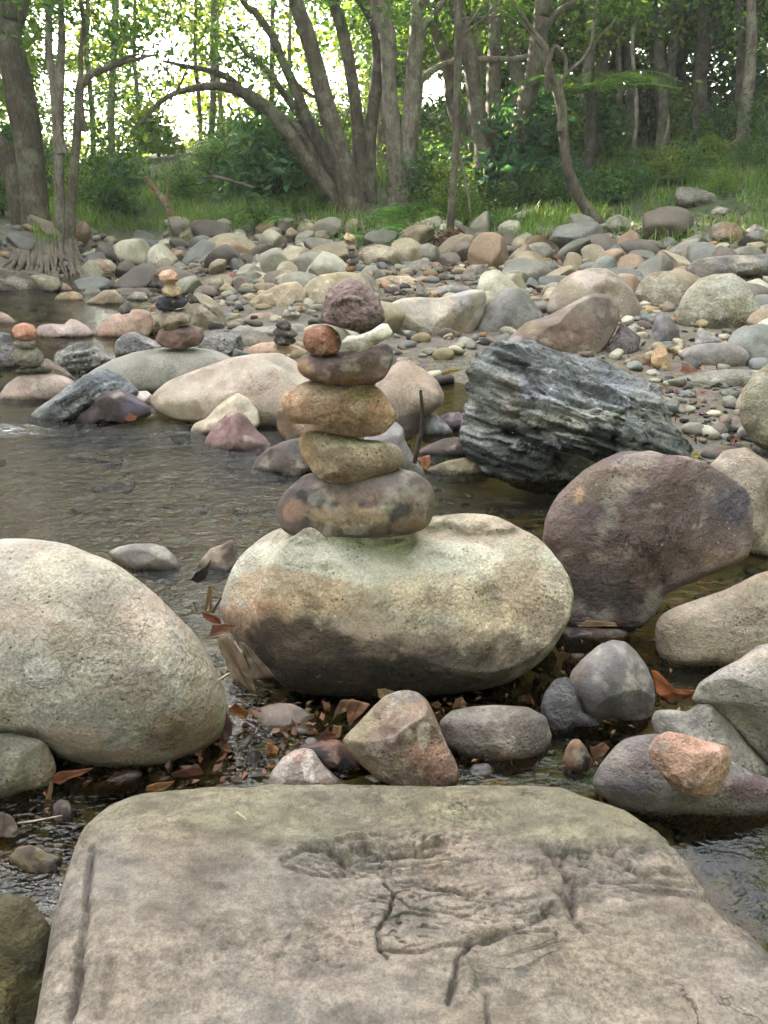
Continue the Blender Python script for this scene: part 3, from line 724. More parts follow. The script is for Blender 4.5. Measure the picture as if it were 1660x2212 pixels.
R('B6', [(968, 865), (1000, 792), (1080, 755), (1182, 772), (1302, 812), (1422, 842), (1455, 882), (1443, 962), (1402, 1062), (1342, 1132), (1270, 1140), (1150, 1112), (1088, 1060), (1048, 1000), (988, 950)],
  'pinkish brown stone perched on the dark low boulder at the lower right', (164, 126, 104), (142, 108, 88), Y=.895, keep=True, p=2.4, th=.8, cuts=4, amp=.015, group=SG, name='stone', cat='stone', sub=6, sm=4,
  patches=[(1300, 850, 130, 26, (176, 130, 116), .6), (1180, 930, 180, 60, (140, 110, 80), .6), (1040, 830, 60, 40, (150, 138, 122), .6), (1120, 1060, 60, 60, (128, 84, 60), .5)])
R('B6', [(472, 930), (498, 850), (530, 803), (572, 799), (612, 850), (652, 930), (662, 1000), (622, 1065), (540, 1070), (480, 1020)], 'small tan and black wedge stone standing in the puddle', (150, 118, 88), (110, 84, 64), Y=1.0, cuts=6, mat='smooth', group=SG, name='stone', cat='stone', patches=[(600, 940, 36, 90, (40, 38, 40), .9), (540, 1000, 40, 50, (58, 46, 44), .7)])
R('B6', [(405, 215), (445, 170), (500, 155), (600, 160), (700, 166), (800, 165), (862, 188), (878, 225), (850, 265), (700, 300), (560, 310), (450, 300)],
  'low dark slate stone with a curled leaf on its top', (78, 74, 78), (92, 64, 58), Y=1.36, th=.9, mat='smooth', group=SG, name='stone', cat='stone')
R('B6', [(468, 400), (480, 350), (530, 308), (600, 305), (650, 380), (610, 440), (520, 450)], 'small khaki stone half hidden behind the rounded blue grey stone', (128, 120, 96), Y=1.27, group=SG, name='stone', cat='stone')
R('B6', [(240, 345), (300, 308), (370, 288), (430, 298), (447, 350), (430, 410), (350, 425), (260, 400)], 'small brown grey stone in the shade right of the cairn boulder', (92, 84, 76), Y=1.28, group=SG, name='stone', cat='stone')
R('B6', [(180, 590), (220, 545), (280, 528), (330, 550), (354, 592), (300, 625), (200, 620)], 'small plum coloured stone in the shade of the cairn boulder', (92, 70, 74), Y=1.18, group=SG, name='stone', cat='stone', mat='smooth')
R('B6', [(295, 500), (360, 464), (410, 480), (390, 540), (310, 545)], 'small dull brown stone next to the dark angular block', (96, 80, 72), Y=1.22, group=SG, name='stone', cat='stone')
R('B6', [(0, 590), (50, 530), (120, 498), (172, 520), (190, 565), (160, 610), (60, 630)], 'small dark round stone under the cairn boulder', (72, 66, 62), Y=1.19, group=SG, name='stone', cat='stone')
R('B6', [(-110, 620), (-60, 590), (60, 585), (160, 600), (210, 630), (150, 670), (-60, 680)], 'dark flat stone behind the oval brown grey stone', (82, 76, 72), Y=1.22, group=SG, name='stone', cat='stone', mat='smooth')
R('B4', [(425, 810), (470, 782), (560, 742), (650, 712), (730, 700), (785, 720), (785, 780), (740, 840), (600, 880), (460, 890)], 'long wet red brown stone between the left boulder and the flat front boulder', (96, 74, 70), (76, 60, 58), Y=1.02, mat='smooth', cuts=4, group=SG, name='stone', cat='stone')
R('B4', [(290, 900), (330, 868), (380, 880), (405, 960), (395, 1060), (340, 1110), (290, 1050)], 'upright dark mauve stone beside the left end of the flat front boulder', (84, 74, 74), Y=.9, mat='smooth', group=SG, name='stone', cat='stone')
R('B4', [(45, 1190), (100, 1130), (170, 1118), (260, 1158), (345, 1180), (330, 1270), (290, 1350), (150, 1370), (65, 1320)], 'mottled wet brown stone low at the left edge', (110, 98, 66), (64, 58, 50), Y=.82, zg=-.02, mat='smooth', cuts=4, group=SG, name='stone', cat='stone', patches=[(240, 1240, 60, 40, (60, 52, 46), .8)])
R('D', [(-140, 1990), (-40, 1930), (60, 1935), (110, 2000), (110, 2120), (60, 2300), (-140, 2330)], 'olive submerged rock in the lower left corner', (92, 86, 48), (70, 66, 40), Y=.60, th=.5, group=BG, zg=-.1)
R('B4', [(1195, 370), (1220, 345), (1250, 355), (1250, 395), (1210, 400)], 'tiny grey pebble beside the purple curled leaf', (130, 134, 134), Y=1.12, group=SG, name='pebble', cat='pebble')
R('B3', [(328, 830), (343, 700), (388, 600), (468, 500), (558, 420), (680, 350), (790, 303), (900, 305), (960, 308), (1050, 335), (1120, 340), (1200, 350), (1310, 392), (1400, 450), (1500, 510), (1557, 570), (1577, 650), (1563, 760), (1565, 850), (1540, 932),
         (1450, 985), (1300, 1045), (1150, 1105), (1045, 1160), (1005, 1250), (940, 1330), (855, 1382), (780, 1372), (700, 1350), (560, 1400), (420, 1300), (370, 1200), (345, 950)],
  'big flat faced purple brown boulder leaning at the right of the cairn', (104, 86, 84), (90, 78, 80), th=.42, p=4, cuts=3, amp=.012, mat='rough', group=BG, sub=6, sm=3,
  patches=[(640, 470, 260, 130, (112, 96, 76), .7), (1100, 430, 200, 70, (112, 92, 90), .6), (1480, 620, 110, 140, (72, 70, 92), .7), (540, 560, 22, 50, (170, 136, 96), .8), (860, 500, 100, 30, (150, 136, 124), .5), (990, 630, 50, 14, (196, 188, 180), .6),
           (860, 660, 160, 20, (130, 120, 112), .5), (650, 940, 60, 30, (160, 144, 130), .5), (1330, 930, 110, 60, (130, 106, 90), .6), (800, 1200, 120, 70, (84, 78, 84), .6), (430, 700, 70, 150, (112, 98, 92), .5), (1250, 740, 60, 14, (190, 184, 180), .5)],
  cracks=[([(850, 1100), (800, 1200), (780, 1300)], 8, .004, .3), ([(1180, 360), (1150, 470), (1080, 540)], 10, .004, .15), ([(1540, 945), (1400, 1010), (1160, 1110), (1040, 1170)], 22, .01, .1)])
R('B3', [(1295, 400), (1400, 300), (1530, 278), (1640, 350), (1750, 450), (1830, 650), (1780, 900), (1660, 960), (1560, 920), (1480, 700)], 'beige boulder behind the purple brown one at the right edge', (146, 134, 116), (128, 116, 100), group=BG, cuts=1, sub=6)
R('B6', [(1012, 160), (1038, 92), (1120, 42), (1250, 0), (1400, -50), (1600, -150), (1800, -200), (2050, 0), (2050, 300), (1720, 440), (1400, 430), (1200, 420), (1060, 400), (1030, 330), (1015, 250)],
  'flat beige boulder at the right edge, in front of the purple brown one', (148, 136, 114), (132, 120, 100), th=.7, p=2.8, cuts=2, amp=.015, group=BG, sub=6, patches=[(1050, 300, 50, 120, (96, 92, 74), .6), (1280, 380, 220, 30, (76, 64, 50), .7), (1580, 170, 100, 16, (176, 164, 144), .5)])
# blue grey schist boulder
R('D', [(1003, 940), (1014, 860), (1008, 805), (1022, 772), (1060, 746), (1110, 742), (1200, 758), (1290, 775), (1345, 800), (1392, 828), (1432, 856), (1452, 890), (1468, 930), (1494, 972), (1485, 1005),
        (1420, 1030), (1300, 1052), (1200, 1062), (1120, 1040), (1050, 1010), (1012, 985)],
  'large rough blue grey layered rock right of the cairn, light streaks along its bedding', (112, 120, 118), (66, 74, 70), Y=2.62, th=.75, p=2.5, cuts=7, amp=.062, mat='schist', strata=(math.radians(-20), 15), group=BG, sub=7, sm=2,
  patches=[(1300, 830, 190, 55, (146, 154, 162), .8), (1150, 770, 120, 26, (132, 144, 150), .7), (1100, 860, 22, 50, (130, 108, 74), .75), (1060, 850, 60, 70, (90, 98, 82), .6), (1200, 980, 220, 60, (52, 58, 60), .75), (1380, 980, 110, 50, (70, 78, 72), .6),
           (1250, 900, 120, 14, (150, 156, 140), .5), (1150, 910, 120, 12, (140, 146, 126), .5)],
  cracks=[([(1080, 780), (1130, 800), (1160, 850)], 12, .03, .4), ([(1100, 940), (1200, 925), (1330, 955)], 8, .03, .5), ([(1330, 910), (1325, 950), (1330, 990)], 6, .02, .5), ([(1040, 900), (1110, 930)], 10, .02, .4)])
# pool stones, left and middle
R('B1', [(580, 835), (650, 800), (740, 784), (832, 785), (902, 802), (952, 850), (990, 910), (1002, 962), (960, 1010), (850, 1000), (700, 930)], 'round grey stone in the water behind the left boulder', (122, 118, 112), (106, 102, 98), Y=1.62, mat='smooth', group=BG, sub=5)
R('B1', [(1072, 940), (1090, 880), (1150, 812), (1220, 788), (1272, 757), (1295, 830), (1285, 900), (1262, 960), (1200, 1000), (1100, 1010)], 'low tan and brown stone in the water with a dark dead leaf on it', (126, 112, 92), (110, 98, 80), Y=1.55, th=.6, mat='smooth', group=BG, patches=[(1250, 820, 36, 70, (74, 58, 54), .85), (1200, 950, 90, 40, (108, 116, 150), .4)])
R('C4', [(165, 1090), (250, 1075), (330, 1090), (350, 1150), (300, 1230), (220, 1220)], 'small pinkish pale stone in the gap left of the cairn boulder', (170, 156, 146), Y=1.36, group=SG, name='stone', cat='stone')
R('B1', [(1090, 300), (1130, 200), (1190, 120), (1250, 70), (1300, 52), (1342, 80), (1402, 160), (1462, 220), (1505, 262), (1420, 310), (1250, 320)], 'purple triangular stone standing in the left pool', (122, 92, 92), (104, 80, 80), Y=2.62, cuts=3, p=2.2, mat='smooth', group=BG, sub=5, sm=3)
R('B1', [(1036, 175), (1060, 130), (1130, 100), (1182, 40), (1232, 0), (1300, -40), (1362, -5), (1412, 60), (1422, 130), (1350, 220), (1200, 235), (1100, 232), (1045, 215)], 'cream white angular stone behind the purple triangle', (178, 170, 146), (150, 142, 118), Y=2.85, cuts=6, p=2.4, group=BG, sub=5, sm=3, mat='smooth')
R('B2', [(52, 372), (90, 300), (150, 250), (232, 214), (300, 198), (420, 210), (430, 380), (300, 440), (150, 432), (68, 405)], 'dark brown grey stone in the water at the left of the tallest cairn', (92, 82, 76), (78, 72, 72), Y=2.15, group=BG, mat='smooth', patches=[(150, 400, 120, 30, (40, 38, 34), .7)])
R('B2', [(640, 200), (700, 150), (770, 118), (812, 113), (850, 150), (853, 200), (902, 290), (955, 370), (965, 440), (900, 460), (760, 440), (640, 380)], 'tall blue grey stone right behind the tallest cairn', (112, 112, 110), (96, 94, 94), Y=2.1, group=BG, cuts=5, mat='smooth')
R('D', [(598, 925), (600, 885), (640, 862), (700, 880), (722, 935), (690, 975), (620, 962)], 'tan brown stone behind the tallest cairn on its left', (124, 98, 70), (110, 96, 84), Y=2.5, group=BG, mat='smooth')
R('R4', [(780, 1000), (810, 940), (870, 870), (940, 815), (1022, 822), (1102, 868), (1172, 928), (1212, 1010), (1206, 1072), (1132, 1122), (1062, 1150), (1050, 1250), (980, 1290), (900, 1250), (800, 1150)], 'large smooth tan boulder behind the tallest cairn on its right', (150, 132, 112), (136, 120, 104), Y=3.0, group=BG, cuts=2, amp=.02, mat='smooth', sub=5, patches=[(990, 1180, 90, 70, (70, 64, 56), .8), (880, 1100, 70, 60, (104, 92, 72), .4)])
R('R4', [(905, 835), (940, 790), (1022, 788), (1072, 830), (1080, 868), (1000, 870)], 'low beige stone behind the large smooth tan boulder', (146, 134, 114), Y=3.8, group=BG)
R('R4', [(1040, 1175), (1070, 1130), (1130, 1113), (1182, 1140), (1240, 1200), (1275, 1250), (1220, 1290), (1100, 1300), (1055, 1255)], 'white and blue streaked stone at the foot of the upright twig', (136, 146, 150), (92, 94, 100), Y=2.55, group=BG, mat='smooth', patches=[(1100, 1160, 50, 40, (170, 176, 172), .6)])
R('R4', [(1175, 1150), (1230, 1120), (1300, 1113), (1352, 1150), (1360, 1230), (1300, 1270), (1210, 1220)], 'dull purple stone beside the large rough blue grey rock', (94, 82, 92), Y=2.62, group=BG, mat='smooth')
R('B2', [(905, 272), (980, 230), (1060, 198), (1142, 192), (1200, 220), (1230, 280), (1180, 320), (1080, 330), (960, 320)], 'dark brown flat stone under the left end of the rough blue grey rock', (88, 76, 68), Y=2.38, group=BG, mat='smooth')
R('B2', [(990, 300), (1050, 255), (1110, 248), (1125, 290), (1062, 328), (1010, 338)], 'little brown pebble on the dark flat stone', (128, 106, 90), Y=2.3, group=SG, name='stone', cat='stone')
R('B2', [(950, 365), (1080, 312), (1200, 295), (1280, 340), (1310, 400), (1200, 440), (1000, 430)], 'olive flat stone at the edge of the dark pool right of the cairn', (118, 110, 80), (96, 88, 60), Y=2.12, th=.6, group=BG)
# left middle distance
R('D', [(322, 870), (328, 856), (345, 838), (365, 823), (400, 808), (450, 790), (505, 772), (550, 765), (605, 762), (640, 780), (670, 820), (690, 870), (680, 905), (640, 930), (570, 935), (500, 935), (430, 920), (380, 907), (345, 892)],
  'long pale smooth boulder across the creek left of the cairn', (168, 156, 138), (152, 142, 124), Y=3.25, th=.75, p=2.5, cuts=2, amp=.015, mat='smooth', group=BG, sub=6, patches=[(380, 890, 60, 26, (100, 90, 60), .6), (560, 850, 60, 40, (170, 146, 132), .4), (480, 910, 130, 20, (120, 108, 84), .5)])
R('R3', [(440, 950), (560, 860), (680, 800), (800, 758), (930, 738), (1060, 728), (1182, 735), (1282, 750), (1372, 790), (1420, 860), (1300, 980), (1000, 1060), (900, 1080), (700, 1060), (500, 1010)],
  'smooth grey dome of rock carrying the tan and black cairn', (136, 136, 126), (124, 124, 112), Y=3.85, th=.8, amp=.012, cuts=0, mat='smooth', group=BG, sub=6)
R('R3', [(150, 1180), (200, 1105), (300, 1040), (400, 970), (500, 900), (592, 860), (680, 878), (762, 920), (822, 970), (830, 1020), (700, 1060), (600, 1120), (450, 1180), (300, 1210)],
  'cracked blue grey sloping rock at the edge of the left pool', (112, 122, 128), (92, 100, 104), Y=3.3, cuts=5, amp=.04, mat='rough', group=BG, sub=5, strata=(math.radians(25), 9))
R('R3', [(445, 1175), (480, 1120), (540, 1080), (560, 1030), (640, 998), (722, 978), (802, 1020), (885, 1080), (900, 1130), (740, 1180), (650, 1200), (570, 1210), (520, 1235), (458, 1228)],
  'wet dark purple angular rock standing in the left pool', (78, 66, 74), (58, 50, 50), Y=3.0, cuts=8, p=2.6, amp=.04, mat='smooth', group=BG, sub=5, sm=2, patches=[(780, 1070, 80, 40, (92, 84, 112), .6), (500, 1190, 60, 40, (40, 34, 28), .8)])
R('R3', [(785, 1030), (820, 990), (872, 988), (908, 1020), (915, 1080), (870, 1110), (825, 1080)], 'small whitish stone left of the long pale boulder', (178, 170, 162), Y=3.35, group=BG, mat='smooth')
R('R3', [(-80, 1060), (0, 1010), (40, 950), (105, 905), (182, 884), (282, 884), (382, 900), (442, 930), (460, 975), (400, 1030), (330, 1070), (200, 1090), (60, 1090)],
  'rounded pinkish boulder under the left edge cairn', (152, 132, 118), (134, 118, 108), Y=3.6, amp=.015, cuts=1, mat='smooth', group=BG, sub=5)
R('R3', [(240, 810), (280, 795), (340, 830), (400, 870), (445, 915), (420, 960), (330, 950), (250, 880)], 'brown wedge of rock behind the left edge cairn', (128, 108, 96), Y=3.9, group=BG, cuts=5)
LG = 'stones of the left edge cairn'
R('R3', [(85, 872), (130, 848), (230, 842), (300, 850), (320, 870), (280, 888), (170, 893), (100, 888)], 'thin dark base slab of the left edge cairn', (74, 72, 66), Y=3.6, group=LG, name='cairn_stone', cat='stone', mat='smooth')
R('R3', [(60, 782), (90, 742), (150, 728), (222, 733), (262, 770), (264, 812), (222, 842), (150, 847), (88, 832)], 'large olive grey stone of the left edge cairn', (120, 116, 98), (100, 96, 80), Y=3.6, group=LG, name='cairn_stone', cat='stone')
R('R3', [(78, 702), (118, 682), (200, 686), (222, 710), (190, 738), (130, 740), (88, 724)], 'flat grey stone beneath the orange top of the left edge cairn', (126, 120, 106), Y=3.6, group=LG, name='cairn_stone', cat='stone')
R('R3', [(68, 632), (90, 600), (140, 584), (202, 600), (224, 642), (212, 672), (150, 688), (88, 672)], 'salmon orange top stone of the left edge cairn', (184, 122, 92), (150, 100, 80), Y=3.6, cuts=4, group=LG, name='cairn_stone', cat='stone', mat='smooth')
R('R3', [(-90, 650), (0, 636), (60, 650), (105, 760), (125, 850), (60, 880), (-80, 880)], 'grey blotchy rock cut by the left edge behind the orange topped cairn', (112, 112, 116), (84, 84, 90), Y=4.3, group=BG, cuts=5, mat='rough')
R('R3', [(-80, 560), (0, 518), (50, 538), (112, 590), (60, 615), (-60, 620)], 'low pink rock at the left edge of the upper pool', (150, 128, 116), Y=5.6, group=BG, mat='smooth')
R('R3', [(205, 650), (232, 600), (300, 589), (380, 595), (422, 558), (462, 568), (522, 610), (562, 655), (510, 692), (380, 702), (250, 698)], 'low pinkish rock with a peak in the upper pool', (152, 134, 128), (132, 118, 118), Y=4.75, group=BG, cuts=4, mat='smooth', sub=5)
R('R3', [(545, 665), (600, 590), (660, 540), (740, 518), (822, 503), (890, 520), (910, 600), (880, 680), (700, 700), (580, 695)], 'orange pink smooth boulder in the upper pool with a small stone balanced on it', (166, 138, 116), (150, 122, 104), Y=4.85, group=BG, cuts=1, mat='smooth', sub=5)
R('R3', [(698, 512), (722, 480), (760, 463), (788, 490), (772, 526), (720, 537)], 'small grey and black stone balanced on the orange pink boulder', (120, 120, 104), (50, 50, 48), Y=4.85, name='cairn_stone', cat='stone', group='balanced stones', mat='smooth', patches=[(770, 510, 30, 30, (36, 36, 36), .8)])
R('R3', [(310, 810), (340, 760), (400, 728), (462, 703), (532, 699), (592, 738), (642, 778), (668, 815), (560, 870), (440, 895), (400, 915), (350, 880)], 'grey rock with dark wavy bands left of the smooth dome', (134, 136, 130), (98, 100, 98), Y=4.05, group=BG, amp=.05, strata=(math.radians(15), 8), mat='rough', sub=5)
R('R3', [(438, 895), (490, 868), (532, 880), (500, 920), (450, 925)], 'small grey stone at the foot of the wavy banded rock', (132, 126, 116), Y=3.9, group=BG)
R('R3', [(677, 745), (690, 690), (740, 650), (802, 638), (872, 670), (942, 700), (965, 735), (880, 790), (740, 815), (690, 800)], 'blue grey cracked stone behind the smooth dome, left of the brown cairn base', (132, 132, 136), (108, 108, 114), Y=4.2, group=BG, cuts=6, mat='rough', sub=5)
TG = 'stones of the tan and black cairn'
for pts, lab, c, c2 in (
    ([(922, 680), (945, 625), (1020, 612), (1130, 598), (1202, 618), (1215, 672), (1182, 722), (1080, 742), (980, 732), (932, 706)], 'broad red brown bottom stone of the tan and black cairn', (124, 96, 84), (88, 72, 66)),
    ([(928, 570), (948, 520), (1040, 506), (1110, 498), (1137, 540), (1132, 582), (1082, 607), (1010, 632), (958, 616)], 'pale grey second stone of the tan and black cairn', (150, 138, 118), (112, 102, 88)),
    ([(922, 470), (948, 430), (1020, 426), (1062, 430), (1122, 455), (1092, 492), (1030, 508), (970, 522), (933, 506)], 'black middle stone of the tan and black cairn', (50, 48, 52), (36, 36, 40)),
    ([(957, 390), (983, 353), (1030, 347), (1077, 380), (1072, 422), (1020, 437), (968, 416)], 'yellowish stone second from the top of the tan and black cairn', (176, 156, 112), (150, 130, 92)),
    ([(942, 302), (968, 273), (1020, 268), (1058, 300), (1057, 342), (1000, 353), (952, 337)], 'round tan top stone of the tan and black cairn', (190, 154, 120), (160, 126, 96))):
    R('R3', pts, lab, c, c2, Y=3.8, group=TG, name='cairn_stone', cat='stone', mat='smooth', cuts=3, sub=5)
R('R3', [(1065, 500), (1110, 440), (1170, 405), (1222, 418), (1282, 458), (1332, 530), (1348, 602), (1312, 642), (1232, 675), (1200, 650), (1100, 640)], 'big brown grey boulder with a diagonal crack behind the tan and black cairn', (132, 122, 98), (118, 110, 90), Y=5.2, group=BG, cuts=5, mat='smooth', sub=5, cracks=[([(1180, 470), (1230, 500), (1280, 540)], 4, .02, .45)])
R('R3', [(822, 582), (850, 540), (930, 513), (965, 540), (970, 600), (942, 665), (880, 675), (845, 640)], 'olive brown rock just left of the tan and black cairn', (130, 118, 92), (84, 76, 58), Y=4.9, group=BG, cuts=5)
R('R3', [(1095, 430), (1130, 404), (1165, 430), (1185, 465), (1130, 475)], 'small black stone lying on the diagonally cracked boulder', (62, 52, 46), Y=5.0, name='cairn_stone', cat='stone', group='balanced stones', mat='smooth')
R('R3', [(1170, 730), (1190, 690), (1250, 656), (1332, 643), (1432, 650), (1445, 720), (1430, 790), (1350, 810), (1200, 780)], 'grey cracked rock right of the tan and black cairn', (132, 134, 134), (110, 112, 114), Y=4.25, group=BG, cuts=5, mat='rough', sub=5)
R('R4', [(-120, 680), (-60, 630), (0, 600), (100, 612), (250, 598), (370, 588), (402, 620), (382, 690), (300, 730), (100, 750), (-100, 760)], 'long low grey rock behind the small black cairn', (134, 132, 122), (118, 118, 112), Y=4.9, group=BG, sub=5, mat='smooth')
R('R4', [(-50, 810), (30, 740), (120, 703), (222, 698), (332, 718), (400, 750), (390, 840), (300, 880), (60, 880)], 'tan orange boulder carrying the small black cairn', (168, 140, 112), (148, 122, 98), Y=4.25, group=BG, sub=5, mat='smooth')
KG = 'stones of the small black cairn'
R('R4', [(198, 690), (215, 655), (260, 662), (330, 680), (337, 700), (290, 722), (220, 722)], 'black bottom stone of the small black cairn', (48, 47, 46), (60, 58, 56), Y=4.2, group=KG, name='cairn_stone', cat='stone', mat='smooth')
R('R4', [(193, 636), (220, 612), (310, 618), (345, 656), (320, 677), (250, 672), (203, 657)], 'wide dark grey middle stone of the small black cairn', (86, 80, 74), (60, 56, 54), Y=4.2, group=KG, name='cairn_stone', cat='stone', mat='smooth')
R('R4', [(207, 602), (230, 568), (280, 568), (307, 600), (302, 626), (240, 627)], 'dark top stone of the small black cairn', (66, 62, 58), Y=4.2, group=KG, name='cairn_stone', cat='stone', mat='smooth')
R('R4', [(228, 556), (235, 545), (246, 548), (250, 560), (240, 564)], 'tiny white pebble topping the small black cairn', (214, 200, 176), Y=4.2, group=KG, name='cairn_stone', cat='stone', mat='smooth')
R('R4', [(252, 538), (268, 508), (332, 514), (368, 536), (340, 562), (268, 560)], 'lower flat stone of the little grey cairn behind the black one', (150, 146, 134), (104, 94, 80), Y=5.3, group='stones of the little grey cairn', name='cairn_stone', cat='stone', mat='smooth')
R('R4', [(281, 500), (300, 484), (335, 494), (328, 516), (288, 516)], 'upper pale stone of the little grey cairn behind the black one', (158, 160, 154), Y=5.3, group='stones of the little grey cairn', name='cairn_stone', cat='stone', mat='smooth')
R('R4', [(298, 486), (302, 474), (314, 474), (318, 486)], 'tiny dark pebble on top of the little grey cairn', (84, 70, 40), Y=5.3, group='stones of the little grey cairn', name='cairn_stone', cat='stone', mat='smooth')
# middle
R('R4', [(50, 480), (95, 425), (180, 382), (252, 350), (342, 338), (400, 400), (385, 505), (300, 525), (150, 520)], 'broad tan boulder left behind the top of the tallest cairn', (158, 144, 116), (140, 124, 98), Y=6.1, group=BG, mat='smooth', sub=5)
R('R4', [(380, 500), (365, 390), (420, 332), (480, 300), (580, 286), (700, 288), (762, 340), (800, 410), (700, 520), (440, 548), (400, 530)], 'big olive boulder spotted with white lichen behind the tallest cairn', (138, 130, 96), (150, 140, 112), Y=6.2, group=BG, mat='smooth', sub=5, patches=[(520, 345, 12, 7, (210, 200, 170), .8), (450, 395, 14, 8, (200, 190, 160), .8), (420, 425, 9, 7, (200, 190, 160), .8), (480, 490, 110, 30, (84, 78, 44), .6)])
R('R4', [(690, 310), (740, 272), (792, 308), (822, 370), (862, 420), (880, 475), (820, 500), (740, 480)], 'grey green slope of rock right behind the top stone of the tallest cairn', (124, 122, 104), Y=6.5, group=BG, mat='smooth')
R('R4', [(795, 330), (880, 308), (1000, 306), (1062, 328), (1082, 380), (1080, 440), (950, 450), (880, 462), (835, 430)], 'cream rock with rusty streaks beyond the tallest cairn', (170, 158, 128), (150, 134, 108), Y=7.4, group=BG, patches=[(930, 380, 30, 40, (150, 110, 76), .4), (880, 440, 40, 20, (90, 84, 70), .6)])
R('R4', [(1095, 415), (1180, 370), (1282, 356), (1362, 375), (1372, 410), (1250, 435), (1120, 450)], 'low blue grey rock behind the saddle shaped boulder', (124, 124, 122), Y=6.6, group=BG, mat='smooth')
R('R4', [(840, 520), (888, 470), (960, 438), (1060, 430), (1180, 438), (1280, 410), (1372, 386), (1452, 390), (1466, 440), (1444, 540), (1402, 622), (1342, 702), (1292, 775), (1180, 790), (1090, 760), (980, 700), (900, 650), (858, 590)],
  'large saddle shaped pale rock with a mossy foot, above the rough blue grey rock', (160, 152, 132), (146, 140, 124), Y=5.0, p=2.4, cuts=7, amp=.03, mat='smooth', group=BG, sub=6, sm=3,
  patches=[(1000, 500, 150, 40, (136, 134, 120), .7), (1330, 440, 50, 70, (136, 142, 156), .6), (1000, 670, 110, 30, (92, 84, 40), .75), (1300, 620, 80, 60, (142, 116, 98), .5), (1150, 760, 140, 30, (80, 74, 62), .6)],
  cracks=[([(1200, 640), (1240, 700), (1230, 760)], 9, .02, .4)])
R('D', [(1022, 715), (1028, 690), (1048, 662), (1076, 637), (1102, 621), (1130, 628), (1157, 655), (1176, 682), (1160, 725), (1110, 755), (1050, 762), (1027, 745)], 'smooth dark grey egg shaped boulder beside the saddle shaped rock', (110, 112, 108), (88, 90, 84), Y=5.1, amp=.012, cuts=0, group=BG, sub=5, mat='smooth')
R('R5', [(80, 870), (100, 850), (150, 790), (232, 720), (350, 690), (480, 620), (562, 573), (642, 553), (722, 568), (772, 620), (782, 690), (752, 782), (702, 862), (650, 930), (500, 950), (250, 930)],
  'smooth brown shoe shaped boulder behind the rough blue grey rock', (122, 106, 94), (104, 92, 84), Y=4.3, amp=.014, cuts=1, p=2.4, group=BG, sub=6, sm=4, mat='smooth',
  patches=[(560, 620, 160, 40, (128, 126, 116), .7), (240, 760, 60, 50, (120, 108, 70), .7), (500, 800, 130, 80, (120, 92, 86), .6), (700, 680, 60, 90, (78, 66, 60), .6), (150, 830, 60, 50, (146, 146, 150), .5)])
R('R5', [(340, 650), (365, 560), (430, 480), (510, 428), (602, 403), (702, 408), (792, 460), (852, 530), (902, 620), (945, 690), (948, 760), (860, 790), (700, 740), (500, 690), (360, 690)], 'tall brown boulder with a pale lichen top right of the egg shaped one', (132, 122, 106), (114, 104, 92), Y=5.5, group=BG, sub=5, mat='smooth', patches=[(600, 470, 130, 50, (178, 164, 148), .65), (480, 520, 80, 60, (136, 124, 92), .6)])
R('R5', [(865, 560), (900, 480), (970, 428), (1060, 418), (1152, 460), (1204, 520), (1190, 640), (1130, 740), (1050, 740), (940, 660)], 'olive grey round boulder left of the big pale one at the right', (134, 130, 108), (120, 118, 96), Y=5.9, group=BG, sub=5)
R('R5', [(1115, 720), (1128, 620), (1180, 530), (1250, 468), (1350, 438), (1452, 433), (1524, 480), (1572, 560), (1612, 640), (1635, 690), (1604, 765), (1540, 810), (1450, 840), (1350, 832), (1220, 800), (1145, 795)],
  'big pale grey green boulder near the right edge', (146, 146, 128), (124, 122, 96), Y=5.2, amp=.02, cuts=2, group=BG, sub=5, patches=[(1250, 740, 140, 60, (92, 88, 60), .6), (1430, 520, 110, 60, (160, 164, 154), .6)])
R('R5', [(955, 880), (975, 770), (988, 680), (1020, 658), (1082, 698), (1132, 760), (1142, 855), (1100, 895), (1020, 900)], 'blue grey pointed slab standing below the big pale boulder', (112, 112, 118), (84, 80, 80), Y=4.6, cuts=7, group=BG, mat='smooth')
R('R5', [(1218, 860), (1230, 790), (1270, 770), (1322, 788), (1395, 840), (1350, 875)], 'grey peaked stone behind the flat oval grey stone', (124, 124, 126), Y=4.5, group=BG, mat='smooth')
R('R5', [(1126, 925), (1160, 880), (1240, 853), (1350, 845), (1452, 852), (1532, 888), (1558, 932), (1522, 992), (1420, 1018), (1300, 1018), (1190, 990)], 'flat oval grey stone lying at the right', (122, 118, 116), (108, 106, 104), Y=4.0, zg=.05, cuts=0, amp=.012, group=BG, sub=5, mat='smooth')
R('R5', [(963, 942), (980, 890), (1020, 856), (1057, 878), (1077, 950), (1090, 1022), (1060, 1040), (1010, 1005), (968, 982)], 'upright yellow ochre stone right of the rough blue grey rock', (184, 156, 98), (156, 126, 82), Y=3.85, group=BG, cuts=5)
R('R5', [(985, 1090), (1100, 1060), (1250, 1028), (1400, 1003), (1570, 1008), (1620, 1050), (1540, 1130), (1350, 1150), (1150, 1160), (1030, 1140)], 'long low grey green slab below the flat oval grey stone', (124, 126, 112), (108, 110, 98), Y=3.55, group=BG, sub=5)
R('R5', [(1488, 1230), (1510, 1120), (1570, 1040), (1640, 980), (1740, 940), (1900, 1000), (1900, 1450), (1740, 1530), (1580, 1450), (1505, 1340)], 'large round moss green boulder cut by the right edge', (122, 120, 96), (104, 102, 78), Y=2.55, group=BG, sub=6, cuts=0, amp=.012)
R('R5', [(675, 930), (720, 850), (770, 760), (792, 718), (832, 760), (905, 812), (890, 905), (800, 960), (720, 960)], 'purplish grey angular rock right of the shoe shaped boulder', (108, 100, 102), (84, 76, 78), Y=4.25, cuts=8, group=BG, mat='rough')
